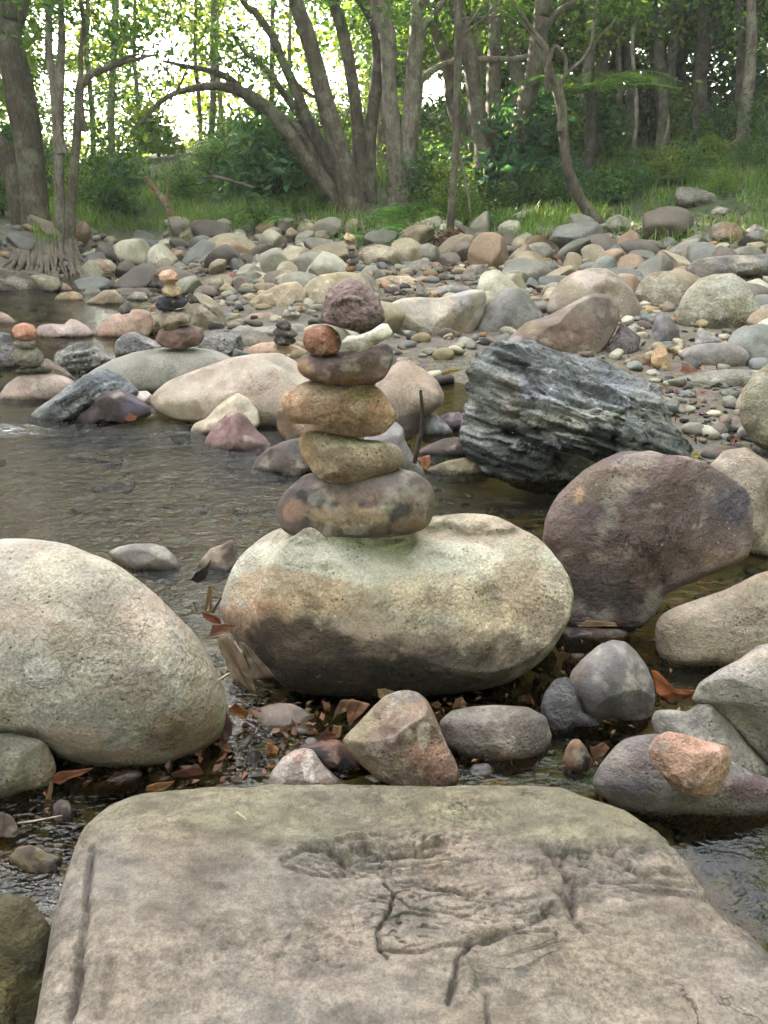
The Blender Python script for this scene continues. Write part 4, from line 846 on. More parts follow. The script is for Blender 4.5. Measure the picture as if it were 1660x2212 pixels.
R('R5', [(795, 965), (840, 928), (920, 908), (968, 930), (975, 992), (900, 1010), (835, 1000)], 'small brown stone left of the upright yellow stone', (124, 108, 88), Y=3.95, zg=.04, group=BG)
R('R5', [(815, 755), (870, 728), (915, 760), (905, 800), (850, 805)], 'small beige stone behind the purplish angular rock', (140, 130, 114), Y=4.8, group=BG)
R('R5', [(940, 1010), (990, 1000), (1030, 1040), (1000, 1065), (950, 1060)], 'small white speckled stone behind the rough blue grey rock', (160, 160, 156), Y=3.7, group=BG)
R('R5', [(1165, 425), (1210, 360), (1300, 340), (1450, 328), (1660, 322), (1800, 345), (1780, 430), (1500, 455), (1300, 480), (1200, 478)], 'long flat grey rock with dark crust at the right edge', (130, 126, 116), (98, 98, 98), Y=7.2, zg=.2, group=BG, sub=5)
R('R5', [(1312, 215), (1330, 150), (1380, 128), (1470, 140), (1534, 180), (1534, 225), (1440, 255), (1340, 256)], 'tan brown rock on the bank near the right edge', (146, 118, 86), (116, 104, 92), group=BG)
R('R5', [(1525, 180), (1580, 140), (1650, 180), (1700, 230), (1640, 245), (1540, 235)], 'grey rock beside the tan brown one on the bank', (122, 116, 112), group=BG)
R('R5', [(120, 110), (160, 80), (230, 58), (288, 52), (270, 120), (180, 130)], 'slanting grey white rock in the grass left of the leaning tree', (150, 152, 146), zg=0, group='rocks in the grass')
R('R5', [(680, 160), (710, 110), (770, 84), (830, 110), (840, 170), (740, 200)], 'round grey rock in the grass right of the leaning tree', (134, 138, 118), zg=0, group='rocks in the grass')
R('R5', [(250, 205), (290, 160), (350, 145), (430, 150), (465, 190), (400, 215)], 'flat mossy rock in the grass at the edge of the cobbles', (122, 122, 98), zg=0, group='rocks in the grass')
R('A2', [(1255, 850), (1270, 805), (1350, 812), (1435, 840), (1440, 880), (1350, 900), (1280, 890)], 'large grey rock standing out of the tall grass at the right', (128, 128, 120), (104, 104, 94), zg=0, group='rocks in the grass', cuts=6)
R('A2', [(1410, 915), (1440, 890), (1490, 900), (1485, 925), (1420, 930)], 'small pale rock in the grass below the large grey one', (150, 148, 140), zg=0, group='rocks in the grass')
R('R4', [(1300, 340), (1330, 280), (1370, 242), (1440, 238), (1502, 280), (1524, 340), (1440, 390), (1350, 382)], 'rounded grey rock on the brown leaf litter in the middle distance', (124, 120, 106), (96, 92, 80), Y=7.6, zg=.12, group=BG)
R('R4', [(855, 295), (900, 258), (1000, 228), (1080, 208), (1152, 230), (1214, 300), (1180, 350), (1080, 355), (960, 325)], 'wide grey rock left of the leaf mound', (122, 118, 104), (108, 104, 96), Y=8.6, group=BG, sub=5)
R('R4', [(690, 180), (740, 140), (830, 120), (922, 140), (958, 180), (944, 245), (830, 250), (790, 290), (730, 280), (700, 232)], 'big pale cream rock beside the farthest cairn', (164, 158, 132), (136, 128, 100), Y=9.2, group=BG, sub=5)
FG = 'stones of the farthest cairn'
for pts, lab, c in (([(618, 272), (640, 236), (690, 230), (693, 276), (640, 284)], 'square orange brown base stone of the farthest cairn', (146, 108, 70)),
                    ([(622, 228), (650, 200), (700, 198), (710, 232), (660, 244)], 'dark blue grey second stone of the farthest cairn', (84, 88, 96)),
                    ([(640, 150), (682, 150), (682, 200), (642, 200)], 'upright dark third stone of the farthest cairn', (86, 84, 78)),
                    ([(622, 132), (640, 118), (692, 124), (684, 152), (640, 152)], 'pale grey fourth stone of the farthest cairn', (150, 142, 124)),
                    ([(612, 100), (680, 100), (672, 120), (630, 118)], 'thin brown fifth stone of the farthest cairn', (134, 108, 70)),
                    ([(614, 78), (632, 50), (672, 68), (692, 92), (662, 104), (625, 98)], 'bright yellowish top stone of the farthest cairn', (196, 172, 122))):
    R('R4', pts, lab, c, Y=6.4, group=FG, name='cairn_stone', cat='stone', mat='smooth')
# upstream, left
for pts, lab, c, c2, Y in (
    ([(478, 335), (475, 260), (530, 208), (592, 230), (624, 300), (613, 355), (560, 375), (508, 365)], 'tall grey green lichen covered boulder by the tree roots', (128, 130, 106), (112, 112, 94), 7.6),
    ([(178, 315), (182, 302), (260, 298), (350, 318), (365, 370), (312, 425), (265, 405)], 'grey triangular rock below the tree roots', (126, 122, 100), None, 7.1),
    ([(320, 445), (360, 408), (440, 398), (492, 420), (495, 470), (400, 478), (325, 468)], 'orange and olive rock at the far side of the upper pool', (146, 116, 72), (116, 108, 80), 6.6),
    ([(488, 475), (560, 430), (620, 392), (682, 388), (725, 430), (738, 490), (620, 500)], 'beige humped rock at the far side of the upper pool', (144, 130, 104), None, 6.3),
    ([(665, 350), (700, 323), (800, 313), (875, 345), (825, 378), (700, 375)], 'long grey and orange rock in the upstream shallows', (130, 118, 98), (160, 124, 80), 8.2),
    ([(745, 440), (800, 400), (860, 403), (885, 450), (830, 480), (770, 470)], 'round grey stone left behind the tan and black cairn', (132, 130, 114), None, 6.4),
    ([(325, 405), (370, 350), (400, 355), (440, 395), (400, 420), (345, 420)], 'brown pointed rock behind the orange and olive one', (130, 108, 96), None, 7.2),
    ([(198, 478), (250, 456), (298, 466), (290, 485), (220, 488)], 'small pale stone in the upper pool', (150, 138, 124), None, 6.3),
    ([(1325, 335), (1348, 290), (1400, 278), (1434, 310), (1414, 352), (1350, 360)], 'red brown round boulder in the upstream cobbles', (152, 102, 76), (116, 80, 64), 8.3),
    ([(1185, 385), (1240, 330), (1320, 318), (1335, 370), (1285, 418), (1210, 412)], 'grey boulder with a pale corner in front of the red brown one', (134, 128, 108), None, 7.4),
    ([(1296, 385), (1340, 348), (1392, 380), (1382, 428), (1310, 420)], 'pale yellowish angular stone beside the stream', (164, 154, 114), None, 7.1),
    ([(1515, 258), (1570, 223), (1640, 238), (1660, 290), (1620, 320), (1560, 305)], 'large cream topped rock in the upstream cobbles', (158, 150, 120), (110, 104, 84), 8.9),
    ([(1475, 460), (1540, 418), (1620, 428), (1640, 480), (1580, 520), (1500, 515)], 'brown shaded boulder by the trickle of water', (140, 122, 96), None, 6.0),
    ([(1425, 565), (1500, 530), (1600, 518), (1660, 560), (1560, 590), (1470, 588)], 'flat salmon brown rock by the narrow channel', (150, 122, 102), None, 5.5),
    ([(1315, 430), (1360, 415), (1430, 425), (1425, 445), (1330, 448)], 'dark wet flat stone in the trickle of water', (70, 68, 72), None, 6.6),
    ([(750, 200), (800, 130), (880, 92), (955, 95), (965, 150), (900, 210), (830, 225)], 'big dark grey rock at the bend of the stream', (100, 104, 98), (84, 88, 84), 12.0),
    ([(560, 215), (600, 175), (680, 168), (740, 190), (750, 225), (640, 235)], 'brown grey rock at the bend left of the dark one', (112, 100, 92), None, 11.6),
    ([(430, 190), (440, 140), (520, 130), (570, 160), (560, 205), (480, 210)], 'shadowy grey rock beneath the sunlit trunk', (92, 96, 88), None, 12.0),
    ([(1090, 310), (1110, 275), (1180, 250), (1240, 275), (1245, 320), (1160, 345)], 'dome shaped brown boulder under the slender far cairn', (122, 108, 90), None, 8.7)):
    R('R3', pts, lab, c, c2, Y=Y, group=BG, mat='smooth')
for pts, lab, c in (([(105, 335), (140, 298), (208, 306), (195, 345), (130, 352)], 'bright orange tan stone in the upstream cobbles', (190, 150, 104)),
                    ([(150, 210), (180, 160), (238, 138), (282, 178), (255, 218), (190, 222)], 'brown rock at the foot of the grassy bank', (134, 112, 90)),
                    ([(325, 220), (388, 170), (450, 163), (512, 200), (524, 245), (470, 275), (370, 268)], 'big grey rock near the bank left of the farthest cairn', (138, 134, 118)),
                    ([(500, 240), (550, 205), (600, 205), (625, 250), (600, 290), (520, 290)], 'sandy grey boulder left of the farthest cairn', (146, 140, 116)),
                    ([(200, 330), (260, 270), (310, 275), (360, 330), (330, 360), (230, 370)], 'grey green sloping rock above the broad tan boulder', (128, 124, 104))):
    R('R4', pts, lab, c, Y=None, zg=.08, group=BG, mat='smooth')
# little cairns far left, in one column each: (x, y, w, h, colour)
for gname, Y, rows in (('stones of the leaning dark cairn behind the tan one', 5.9, [(345, 730, 60, 30, (150, 104, 80)), (340, 690, 64, 44, (180, 140, 110)), (340, 628, 84, 60, (110, 108, 92)), (342, 565, 128, 50, (104, 92, 74)), (344, 512, 84, 44, (86, 84, 78)), (360, 468, 110, 60, (48, 48, 50))]),
                       ('stones of the small cairn above the leaning dark one', 7.2, [(375, 402, 60, 36, (74, 70, 62)), (372, 372, 54, 34, (94, 84, 72)), (365, 345, 44, 26, (150, 106, 78)), (360, 325, 30, 20, (120, 90, 70))]),
                       ('stones of the slender far cairn', 8.6, [(828, 405, 52, 34, (78, 68, 58)), (830, 375, 54, 28, (96, 84, 70)), (828, 350, 50, 26, (86, 74, 62)), (832, 325, 44, 26, (104, 92, 76)), (840, 300, 80, 20, (110, 96, 80)), (862, 255, 34, 36, (120, 100, 84))])):
    names = ['bottom', 'second', 'third', 'fourth', 'fifth', 'sixth']
    for k, (x, y, w, h, c) in enumerate(rows):
        pts = [(x + w / 2 * math.cos(a) * (1 + .1 * math.sin(3 * a + k)), y + h / 2 * math.sin(a)) for a in np.linspace(0, 2 * math.pi, 12, endpoint=False)]
        where = gname.replace('stones of ', '')
        R('C2', pts, names[k] + ' stone from below of ' + where, c, Y=Y, group=gname, name='cairn_stone', cat='stone', mat='smooth', sub=3, cuts=2)
for k, (x, y, w, h, c, nm) in enumerate([(1130, 318, 80, 26, (120, 100, 82), 'bottom'), (1120, 345, 110, 30, (96, 84, 70), 'base'), (1125, 372, 90, 26, (110, 84, 66), 'lowest dark')]):
    pts = [(x + w / 2 * math.cos(a), y + h / 2 * math.sin(a)) for a in np.linspace(0, 2 * math.pi, 12, endpoint=False)]
    R('C1', pts, nm + ' slab of the low stack right of the lichen covered boulder', c, Y=7.5, group='slabs stacked by the lichen covered boulder', name='cairn_stone', cat='stone', mat='smooth', sub=3)
# submerged stones in the left pool
for pts, lab, c in (([(340, 312), (400, 290), (520, 288), (640, 312), (700, 335), (600, 350), (420, 345)], 'long olive stone just breaking the surface of the left pool', (108, 104, 66)),
                    ([(490, 490), (540, 462), (620, 460), (685, 490), (640, 510), (520, 512)], 'blue grey stone just under the ripples of the left pool', (96, 98, 110)),
                    ([(360, 610), (400, 590), (468, 600), (440, 622), (380, 625)], 'small tan stone under the ripples behind the left boulder', (150, 124, 94))):
    R('B1', pts, lab, c, Y=None, zg=-.02, th=.7, group='stones under the rippling water', name='stone', cat='stone', mat='smooth')
# ------------------------------------------------------------------ bark, foliage and grass materials
BARK = bark_mat('bark_grey_brown', (.035, .028, .018), (.12, .095, .065), (.2, .2, .13))
BARKP = bark_mat('bark_pale', (.07, .055, .04), (.24, .2, .155), (.3, .3, .22), .4)
BARKD = bark_mat('bark_dark', (.025, .02, .016), (.08, .062, .048), (.2, .2, .16), .2)
ROOTM = bark_mat('root_brown', (.04, .03, .022), (.17, .13, .095), (.2, .17, .13), .3)
LEAF = leaf_mat('foliage', .45)
GRASS = leaf_mat('grass_blades', .3)
DEAD = leaf_mat('dead_leaf', .12, .55)
NPR = np.random.RandomState

def resample(P, R_, n):
    P = np.array(P, float); R_ = np.array(R_, float)
    m = len(P); t = np.linspace(0, m - 1, n); i = np.clip(np.floor(t).astype(int), 0, m - 2); f = (t - i)[:, None]
    g = lambda k: P[np.clip(k, 0, m - 1)]
    p0, p1, p2, p3 = g(i - 1), g(i), g(i + 1), g(i + 2)
    Q = .5 * ((2 * p1) + (-p0 + p2) * f + (2 * p0 - 5 * p1 + 4 * p2 - p3) * f ** 2 + (-p0 + 3 * p1 - 3 * p2 + p3) * f ** 3)
    r = R_[i] * (1 - f[:, 0]) + R_[i + 1] * f[:, 0]
    return Q, r

def tube(P, R_, n=24, k=10, lump=.12, seed=0):
    Q, r = resample(P, R_, n)
    T = np.gradient(Q, axis=0); T /= np.linalg.norm(T, axis=1)[:, None] + 1e-9
    u = np.cross(T[0], [0.3, 1, .1]); u /= np.linalg.norm(u)
    V = []
    for i in range(n):
        u = u - T[i] * (u @ T[i]); u /= np.linalg.norm(u); v = np.cross(T[i], u)
        a = np.linspace(0, 2 * math.pi, k, endpoint=False)
        V.append(Q[i] + (np.cos(a)[:, None] * u + np.sin(a)[:, None] * v) * r[i])
    V = np.concatenate(V)
    cen = np.repeat(Q, k, 0); rr = np.repeat(r, k)
    d = V - cen
    nz = fbm(V * np.array([1, 1, .4]) / max(r.max(), .02) * .55 + seed * 3.1, 3, seed)
    V = cen + d * (1 + lump * 2 * nz)[:, None]
    F = []
    for i in range(n - 1):
        for j in range(k):
            F.append((i * k + j, i * k + (j + 1) % k, (i + 1) * k + (j + 1) % k, (i + 1) * k + j))
    return V, np.array(F)

class Acc:
    def __init__(s): s.V = []; s.F = []; s.C = []; s.n = 0
    def add(s, V, F, C=None):
        s.V.append(V); s.F.append(F + s.n); s.n += len(V)
        s.C.append(np.ones((len(V), 3)) * (1 if C is None else C))
    def mesh(s, name, smooth=True):
        return mesh_np(name, np.concatenate(s.V), np.concatenate(s.F), np.concatenate(s.C), smooth)

def leaves(cen, size, rng, cols, droop=.35, asp=.42):
    """one folded rhombus (2 triangles) per leaf"""
    n = len(cen); size = np.broadcast_to(size, n) * rng.uniform(.6, 1.3, n)
    a = rng.uniform(0, 2 * math.pi, n); el = rng.normal(-droop, .5, n)
    d = np.stack([np.cos(a) * np.cos(el), np.sin(a) * np.cos(el), np.sin(el)], 1)
    s = rng.normal(size=(n, 3)); s[:, 2] *= .45
    s -= d * (s * d).sum(1)[:, None]; s /= np.linalg.norm(s, axis=1)[:, None]
    nn = np.cross(d, s)
    L = size[:, None]
    v0 = cen - d * L * .5; v1 = cen + s * L * asp * .5 + nn * L * .1 - d * L * .05; v2 = cen + d * L * .5; v3 = cen - s * L * asp * .5 + nn * L * .1 - d * L * .05
    V = np.stack([v0, v1, v2, v3], 1).reshape(-1, 3)
    i = np.arange(n) * 4
    F = np.concatenate([np.stack([i, i + 1, i + 2], 1), np.stack([i, i + 2, i + 3], 1)])
    k = rng.randint(0, len(cols), n); c = np.array([cols[q] for q in k]) * rng.uniform(.65, 1.35, (n, 1))
    return V, F, np.repeat(c, 4, 0)

GREENS = [(0.053, 0.128, 0.03), (0.075, 0.165, 0.042), (0.112, 0.21, 0.045), (0.045, 0.105, 0.033), (0.135, 0.225, 0.053)]
DKGREENS = [(.05, .13, .035), (.07, .15, .045), (.10, .19, .05), (.06, .13, .05)]
YGREENS = [(0.135, 0.23, 0.041), (0.176, 0.27, 0.054), (0.095, 0.176, 0.034), (0.216, 0.27, 0.068)]
BLUEGR = [(.07, .17, .085), (.09, .2, .10), (.055, .13, .065)]

def clump_pts(rng, n, rad, sub=14, tight=.28):
    rad = np.array(rad, float)
    c = rng.normal(size=(sub, 3)); c /= np.linalg.norm(c, axis=1)[:, None]; c *= (rng.uniform(.25, 1, (sub, 1)) ** .6)
    k = rng.randint(0, sub, n)
    return (c[k] + rng.normal(size=(n, 3)) * tight * np.array([1, 1, .6])) * rad

def crown_mesh(name, lumps, per, size, cols, seed):
    rng = NPR(seed); A = Acc()
    for (c, r) in lumps:
        P = clump_pts(rng, int(per * (r ** 1.6)) + 12, (r, r, r * .7), max(4, int(9 * r)), .3) + np.array(c)
        V, F, C = leaves(P, size, rng, cols); A.add(V, F, C)
    return A.mesh(name, False)

def tree(label, stems, lumps=(), mat=None, per=420, lsize=.1, cols=GREENS, group=None, seed=0, base=None, branches=(), name='tree', cat='tree', extra=None):
    """stems / branches: (region, points, Y list or number, radii in picture units)"""
    def wp(reg, pts, Y, rp):
        q = px(reg, pts); Ys = np.interp(np.linspace(0, 1, len(q)), np.linspace(0, 1, len(np.atleast_1d(Y))), np.atleast_1d(Y))
        W = np.array([at(a, b, y) for (a, b), y in zip(q, Ys)])
        rr = np.interp(np.linspace(0, 1, len(q)), np.linspace(0, 1, len(np.atleast_1d(rp))), np.atleast_1d(rp)) / FPX * Ys
        return W, rr
    W0, _ = wp(*stems[0]); b = W0[0].copy()
    root = link(name, None, None, None, tuple(b)); tag(root, label, cat, group)
    mat = mat or BARK
    for i, st in enumerate(stems):
        W, rr = wp(*st)
        W = W.copy(); W[0, 2] -= .12
        W = np.vstack([W[:1] - [0, 0, .25], W]); rr = np.concatenate([[rr[0] * 1.5], rr])
        # carry on above the picture up to the crown
        dirn = W[-1] - W[-2]; dirn /= np.linalg.norm(dirn)
        if st[1][-1][1] < 30 and abs(dirn[2]) > .3:
            W = np.vstack([W, W[-1] + dirn * 1.5 + [0, 0, .5], W[-1] + dirn * 2.5 + [0, 0, 1.6]]); rr = np.concatenate([rr, [rr[-1] * .8, rr[-1] * .4]])
        V, F = tube(W - b, rr, max(16, 5 * len(W)), 12, .10, seed + i)
        link('trunk', mesh_np('trunk', V, F), mat, root)
    for i, st in enumerate(branches):
        W, rr = wp(*st)
        V, F = tube(W - b, rr, 5 * len(W), 7, .12, seed + 40 + i)
        link('branch', mesh_np('branch', V, F), mat, root)
    if lumps:
        L = [(at(x, y, Y) - b, r) for (x, y, Y, r) in lumps]
        link('crown', crown_mesh('crown', L, per, lsize, cols, seed), LEAF, root)
    return root

# ------------------------------------------------------------------ named trees
tree('massive double trunked tree at the left edge of the creek', [
    ('A1', [(165, 1085), (150, 900), (120, 650), (80, 450), (50, 250), (40, 100), (30, 0)], [11, 11], [33, 27, 25, 24, 22, 20, 17]),
    ('A1', [(125, 1070), (90, 850), (50, 720), (10, 640), (-60, 560), (-130, 400)], [11.3, 11], [34, 27, 22, 18, 15, 12]),
    ('A1', [(175, 1075), (165, 800), (140, 560), (110, 350), (70, 150), (110, 0)], [11.4, 11.6], [24, 18, 16, 13, 10, 8])],
    lumps=[(-40, -60, 11, 1.5), (150, -160, 11.5, 1.4), (60, -420, 11, 1.9), (-200, -300, 11, 2), (-260, -620, 12, 1.8), (-300, -900, 11, 2.2)], seed=1, per=330)
tree('slender pale tree that forks high up, in front of the massive double trunk', [
    ('A1', [(262, 1100), (262, 950), (255, 720), (248, 520), (235, 380), (212, 220), (210, 0)], 10.8, [15, 11, 10, 10, 8, 7, 6]),
    ('A1', [(248, 520), (262, 300), (268, 150), (262, 0)], 10.8, [9, 7.5, 7, 6])],
    lumps=[(180, -80, 10.8, .9), (90, -260, 10.8, 1.2), (180, -600, 11, 1.6)], mat=BARKP, seed=2, per=350)
tree('slender grey tree whose dark bough bends right over the creek', [
    ('A1', [(300, 1110), (305, 950), (322, 740), (335, 560), (345, 400), (352, 340)], 10.6, [14, 10, 9, 8.5, 8, 7]),
    ('A1', [(345, 420), (350, 250), (360, 100), (350, 0)], 10.6, [6, 4.5, 4, 3.5])],
    branches=[('A1', [(345, 380), (390, 325), (450, 300), (510, 275), (570, 262), (630, 245), (685, 236)], 10.6, [7, 6.5, 6, 5, 4, 3, 1.5]),
              ('A1', [(450, 300), (520, 262), (580, 240), (640, 236)], 10.6, [4, 3, 2, 1])],
    lumps=[(150, 60, 10.8, .55), (260, 20, 10.5, .6), (300, 90, 10.7, .45), (330, -120, 11, 1.1)], seed=3, per=420, cols=GREENS)
tree('big many stemmed tree in the middle, stems fanning out, some arching left over the creek', [
    ('A1', [(1520, 965), (1450, 850), (1330, 700), (1250, 580), (1160, 470), (1060, 405), (950, 372), (850, 380), (760, 402), (690, 445), (640, 500), (600, 545)], [12.6, 12], [24, 17, 14, 13, 12, 11, 8, 7, 5, 4, 3, 2]),
    ('A1', [(1510, 960), (1430, 790), (1320, 600), (1200, 500), (1090, 440), (1000, 345), (900, 305), (800, 285), (700, 262)], [12.8, 12.6], [20, 13, 11, 10, 9, 7, 5, 4, 2]),
    ('A1', [(1540, 955), (1450, 760), (1380, 620), (1330, 520), (1280, 390), (1220, 260), (1180, 160), (1100, 50), (1040, -10)], [12.8, 12.4], [22, 15, 13, 11, 10, 8, 8, 7, 5]),
    ('A1', [(1545, 960), (1490, 740), (1440, 560), (1400, 420), (1360, 260), (1320, 120), (1280, 0)], [12.4, 12.2], [30, 23, 19, 18, 17, 16, 14]),
    ('A1', [(1560, 900), (1550, 600), (1530, 400), (1500, 220), (1460, 60), (1440, 0)], [13.2, 13], [18, 13, 12, 12, 11, 10]),
    ('A1', [(1600, 900), (1600, 600), (1625, 380), (1640, 260), (1630, 130), (1580, 20), (1555, -10)], [13.2, 13], [18, 13, 13, 14, 13, 11, 10]),
    ('A1', [(1440, 800), (1330, 560), (1210, 380), (1120, 270), (1060, 230), (1000, 140)], [13.2, 13.2], [12, 9, 7, 6, 4, 3])],
    branches=[('A1', [(1240, 300), (1300, 380), (1380, 430)], 12.6, [5, 4, 2]), ('A1', [(760, 402), (800, 320), (830, 240)], 12, [3, 2, 1]),
              ('A1', [(860, 765), (930, 765), (1000, 782), (1100, 812)], 12, [1.5, 3, 3.5, 3]), ('A1', [(880, 720), (930, 760), (990, 780)], 12, [1, 2, 2])],
    lumps=[(520, 60, 12, .9), (430, 40, 12.3, .8), (330, 130, 12.4, .7), (560, 130, 12.2, .5), (620, -80, 12.4, 1.2), (760, -60, 12.6, 1.2), (860, 20, 13, .8), (450, -160, 12, 1.0), (900, -200, 13, 1.2),
           (250, 180, 12.2, .5), (215, 260, 12.4, .45), (290, 300, 12.6, .4)], seed=4, per=420, lsize=.1)
tree('twin trunks of knobbly pale bark in the middle, a bright gap to their right', [
    ('A2', [(60, 850), (50, 700), (30, 500), (20, 300), (10, 150), (-40, 0)], [13, 12.8], [22, 17, 16, 15, 16, 15]),
    ('A2', [(95, 820), (105, 640), (120, 450), (130, 280), (145, 120), (150, 0)], [13, 12.8], [20, 18, 17, 17, 17, 16])],
    branches=[('A2', [(130, 420), (165, 345), (215, 300), (270, 275), (330, 262), (450, 255), (560, 255), (640, 240)], 13, [8, 7, 6.5, 6, 6, 6, 5, 4]), ('A2', [(150, 150), (200, 80), (260, 0)], 12.8, [8, 7, 6])],
    lumps=[(950, -40, 12.8, .9), (900, 40, 13.3, .6), (930, -400, 12.8, 1.5)], mat=BARKP, seed=5, per=380)
tree('thin straight grey tree with a mound of dead leaves at its foot', [
    ('A2', [(285, 1040), (290, 930), (300, 780), (312, 600), (316, 420), (320, 200), (318, 0)], 10.6, [10, 8, 7, 7.5, 7, 7, 6.5])],
    branches=[('A2', [(318, 190), (340, 150), (390, 70), (440, 0)], 10.6, [3.5, 3, 2.5, 2]), ('A2', [(340, 150), (430, 80), (510, 0)], 10.5, [2, 1.6, 1.2])],
    lumps=[(1000, -160, 10.6, 1.0), (1100, -500, 10.6, 1.4)], seed=6, per=350)
tree('clump of thick blotchy trunks right of the bright gap', [
    ('A2', [(410, 930), (420, 780), (430, 640), (400, 460), (370, 260), (340, 120), (310, 0)], [12.8, 13], [24, 19, 17, 15, 16, 15, 14]),
    ('A2', [(450, 930), (462, 780), (470, 600), (472, 400), (478, 200), (482, 0)], [12.9, 13.2], [22, 15, 14, 14, 13, 12]),
    ('A2', [(500, 920), (545, 780), (575, 620), (600, 480), (640, 340), (665, 200), (680, 80), (690, -10)], [12.7, 12.6], [24, 18, 17, 17, 17, 18, 16, 15]),
    ('A2', [(400, 920), (380, 700), (300, 480), (280, 300), (230, 150), (200, 0)], [13.3, 13.3], [16, 12, 12, 13, 12, 11])],
    branches=[('A2', [(700, 110), (760, 50), (830, 0)], 12.6, [8, 7, 5]), ('A2', [(480, 480), (520, 420), (560, 380)], 13, [4, 3, 2])],
    lumps=[(1040, 10, 12.8, .7), (1120, 40, 13.2, .6), (1200, -80, 12.6, 1.1), (1300, 10, 12.6, .7), (1100, -450, 13, 1.9), (1350, -500, 12.8, 1.9), (1250, -900, 13, 2.2)], seed=7, per=420)
tree('slim crooked tree leaning left at the top, with a curved foot and spreading roots', [
    ('A2', [(1000, 1095), (950, 1010), (900, 935), (855, 875), (815, 790), (785, 690), (775, 560), (765, 450), (740, 370), (712, 300), (695, 210), (640, 130), (595, 60), (555, -10)], [10.9, 10.8], [16, 14, 12, 11, 11, 10.5, 10, 10, 9.5, 9, 8, 4, 3, 2]),
    ('A2', [(770, 420), (770, 350), (800, 310), (860, 255), (895, 190), (905, 100), (920, 0)], 10.8, [4.5, 4.5, 3.5, 3.5, 3, 2.5, 2]),
    ('A2', [(712, 240), (735, 205), (770, 225), (788, 270), (780, 330)], 10.7, [4, 4, 3.5, 3, 2.5])],
    branches=[('A2', [(880, 900), (872, 960), (885, 1020), (900, 1060)], 10.7, [7, 5, 4, 3]), ('A2', [(960, 1020), (950, 1060), (930, 1110)], 10.6, [6, 5, 3]),
              ('A2', [(1000, 1080), (1050, 1110), (1090, 1125)], 10.8, [7, 5, 2]), ('A2', [(690, 210), (560, 80), (400, 75), (250, 95)], 10.5, [2, 1.5, 1.2, .8]), ('A2', [(860, 255), (940, 150), (1010, 80)], 10.8, [2, 1.3, .8])],
    lumps=[(1290, -140, 10.8, 1.0), (1170, -200, 10.8, 1.0), (1250, -500, 11, 1.5)], seed=8, per=330)
tree('rust brown sunlit leaning trunk beside the stream bend', [
    ('A1', [(805, 1085), (770, 1000), (730, 900), (680, 830), (600, 740)], [12.8, 13.4], [13, 10, 8, 6, 4])], branches=[('A1', [(730, 900), (725, 840), (735, 760)], 13, [4, 3, 2])],
    lumps=[(300, 330, 13.4, .5)], mat=bark_mat('bark_rust', (.12, .06, .035), (.3, .17, .1)), seed=9)
tree('pale trunk dappled with sunlight behind the stream bend', [
    ('A1', [(515, 1100), (505, 980), (498, 880), (488, 700), (480, 500), (490, 300), (500, 0)], [16, 17], [12, 9, 8, 7, 7, 6, 6])], lumps=[(200, 250, 16, 1.0), (280, 150, 16.5, 1.0), (150, 380, 16.5, .8)], mat=BARKP, seed=10, per=380, cols=GREENS)
right_trunks = [(1200, 700, 1195, 0, 11, 15.5, 'grey brown trunk standing right behind the crooked slim tree'), (1240, 640, 1255, 0, 9, 16.5, 'grey trunk close to the right of another in the right hand forest'),
                (1365, 700, 1375, 0, 14, 16, 'thick mossy trunk in the right hand forest'), (1550, 780, 1590, 0, 11, 14.5, 'pale straight trunk near the right edge'),
                (1525, 760, 1545, 0, 9, 15, 'thin pale trunk just left of the one near the right edge'), (1085, 700, 1080, 120, 4, 14.5, 'very thin pale sapling stem left of the forest trunks on the right'),
                (1010, 520, 1020, 60, 5, 15.5, 'thin sapling stem behind the tree fern'), (1055, 500, 1058, 0, 6, 17, 'slim stem beyond the tree fern on the right'),
                (930, 760, 925, 480, 12, 14, 'short stout pale trunk under the tree fern fronds')]
for k, (x0, y0, x1, y1, w, Yd, lab) in enumerate(right_trunks):
    n = 7; t = np.linspace(0, 1, n)
    pts = [(x0 + (x1 - x0) * a + 8 * math.sin(a * 7 + k), y0 + (y1 - y0) * a) for a in t]
    tree(lab, [('A2', pts, Yd, [w * 1.2, w, w * .8])], lumps=() if y1 > 100 else [(830 + x1 / 2 - 40, -40, Yd, 1.0), (830 + x1 / 2 + 60, 40, Yd + .6, .8), (830 + x1 / 2, -330, Yd, 1.6)],
         mat=[BARK, BARKP][k % 2], seed=20 + k, per=320, cols=GREENS)
for k, (x0, x1, w, yd, lab) in enumerate(((450, 462, 6, 21, 'slim brown trunk standing in the sunlit gap'), (432, 424, 4, 23, 'thin trunk left of the slim brown one in the sunlit gap'), (478, 470, 5, 24, 'thin pale trunk right of the slim brown one in the sunlit gap'),
        (300, 292, 4, 22, 'thin trunk at the left side of the sunlit gap'), (575, 590, 5, 20, 'thin trunk seen between the arching and the fanning stems'), (625, 628, 4, 22, 'very thin trunk seen between the fanning stems'), (200, 190, 5, 20, 'thin trunk between the forked pale tree and the sunlit gap'))):
    tree(lab, [('D', [(x0, 500), (x0 + 3, 380), ((x0 + x1) / 2 + 4, 240), (x1 - 2, 120), (x1, 0)], yd, [w * 1.2, w, w * .8])], lumps=[(x1 - 30, 40, yd, .7), (x1 + 35, -40, yd, .9), (x1 + 25, 200, yd, .4)], mat=[BARK, BARKD, BARKP][k % 3], seed=60 + k, per=260, cols=YGREENS)
tree('white bare leaning sapling in the undergrowth at the right', [('A2', [(1160, 705), (1200, 630), (1225, 560), (1228, 500)], 13.2, [3.5, 3, 2.5, 1.5])], mat=BARKP, seed=40, name='sapling', cat='sapling')
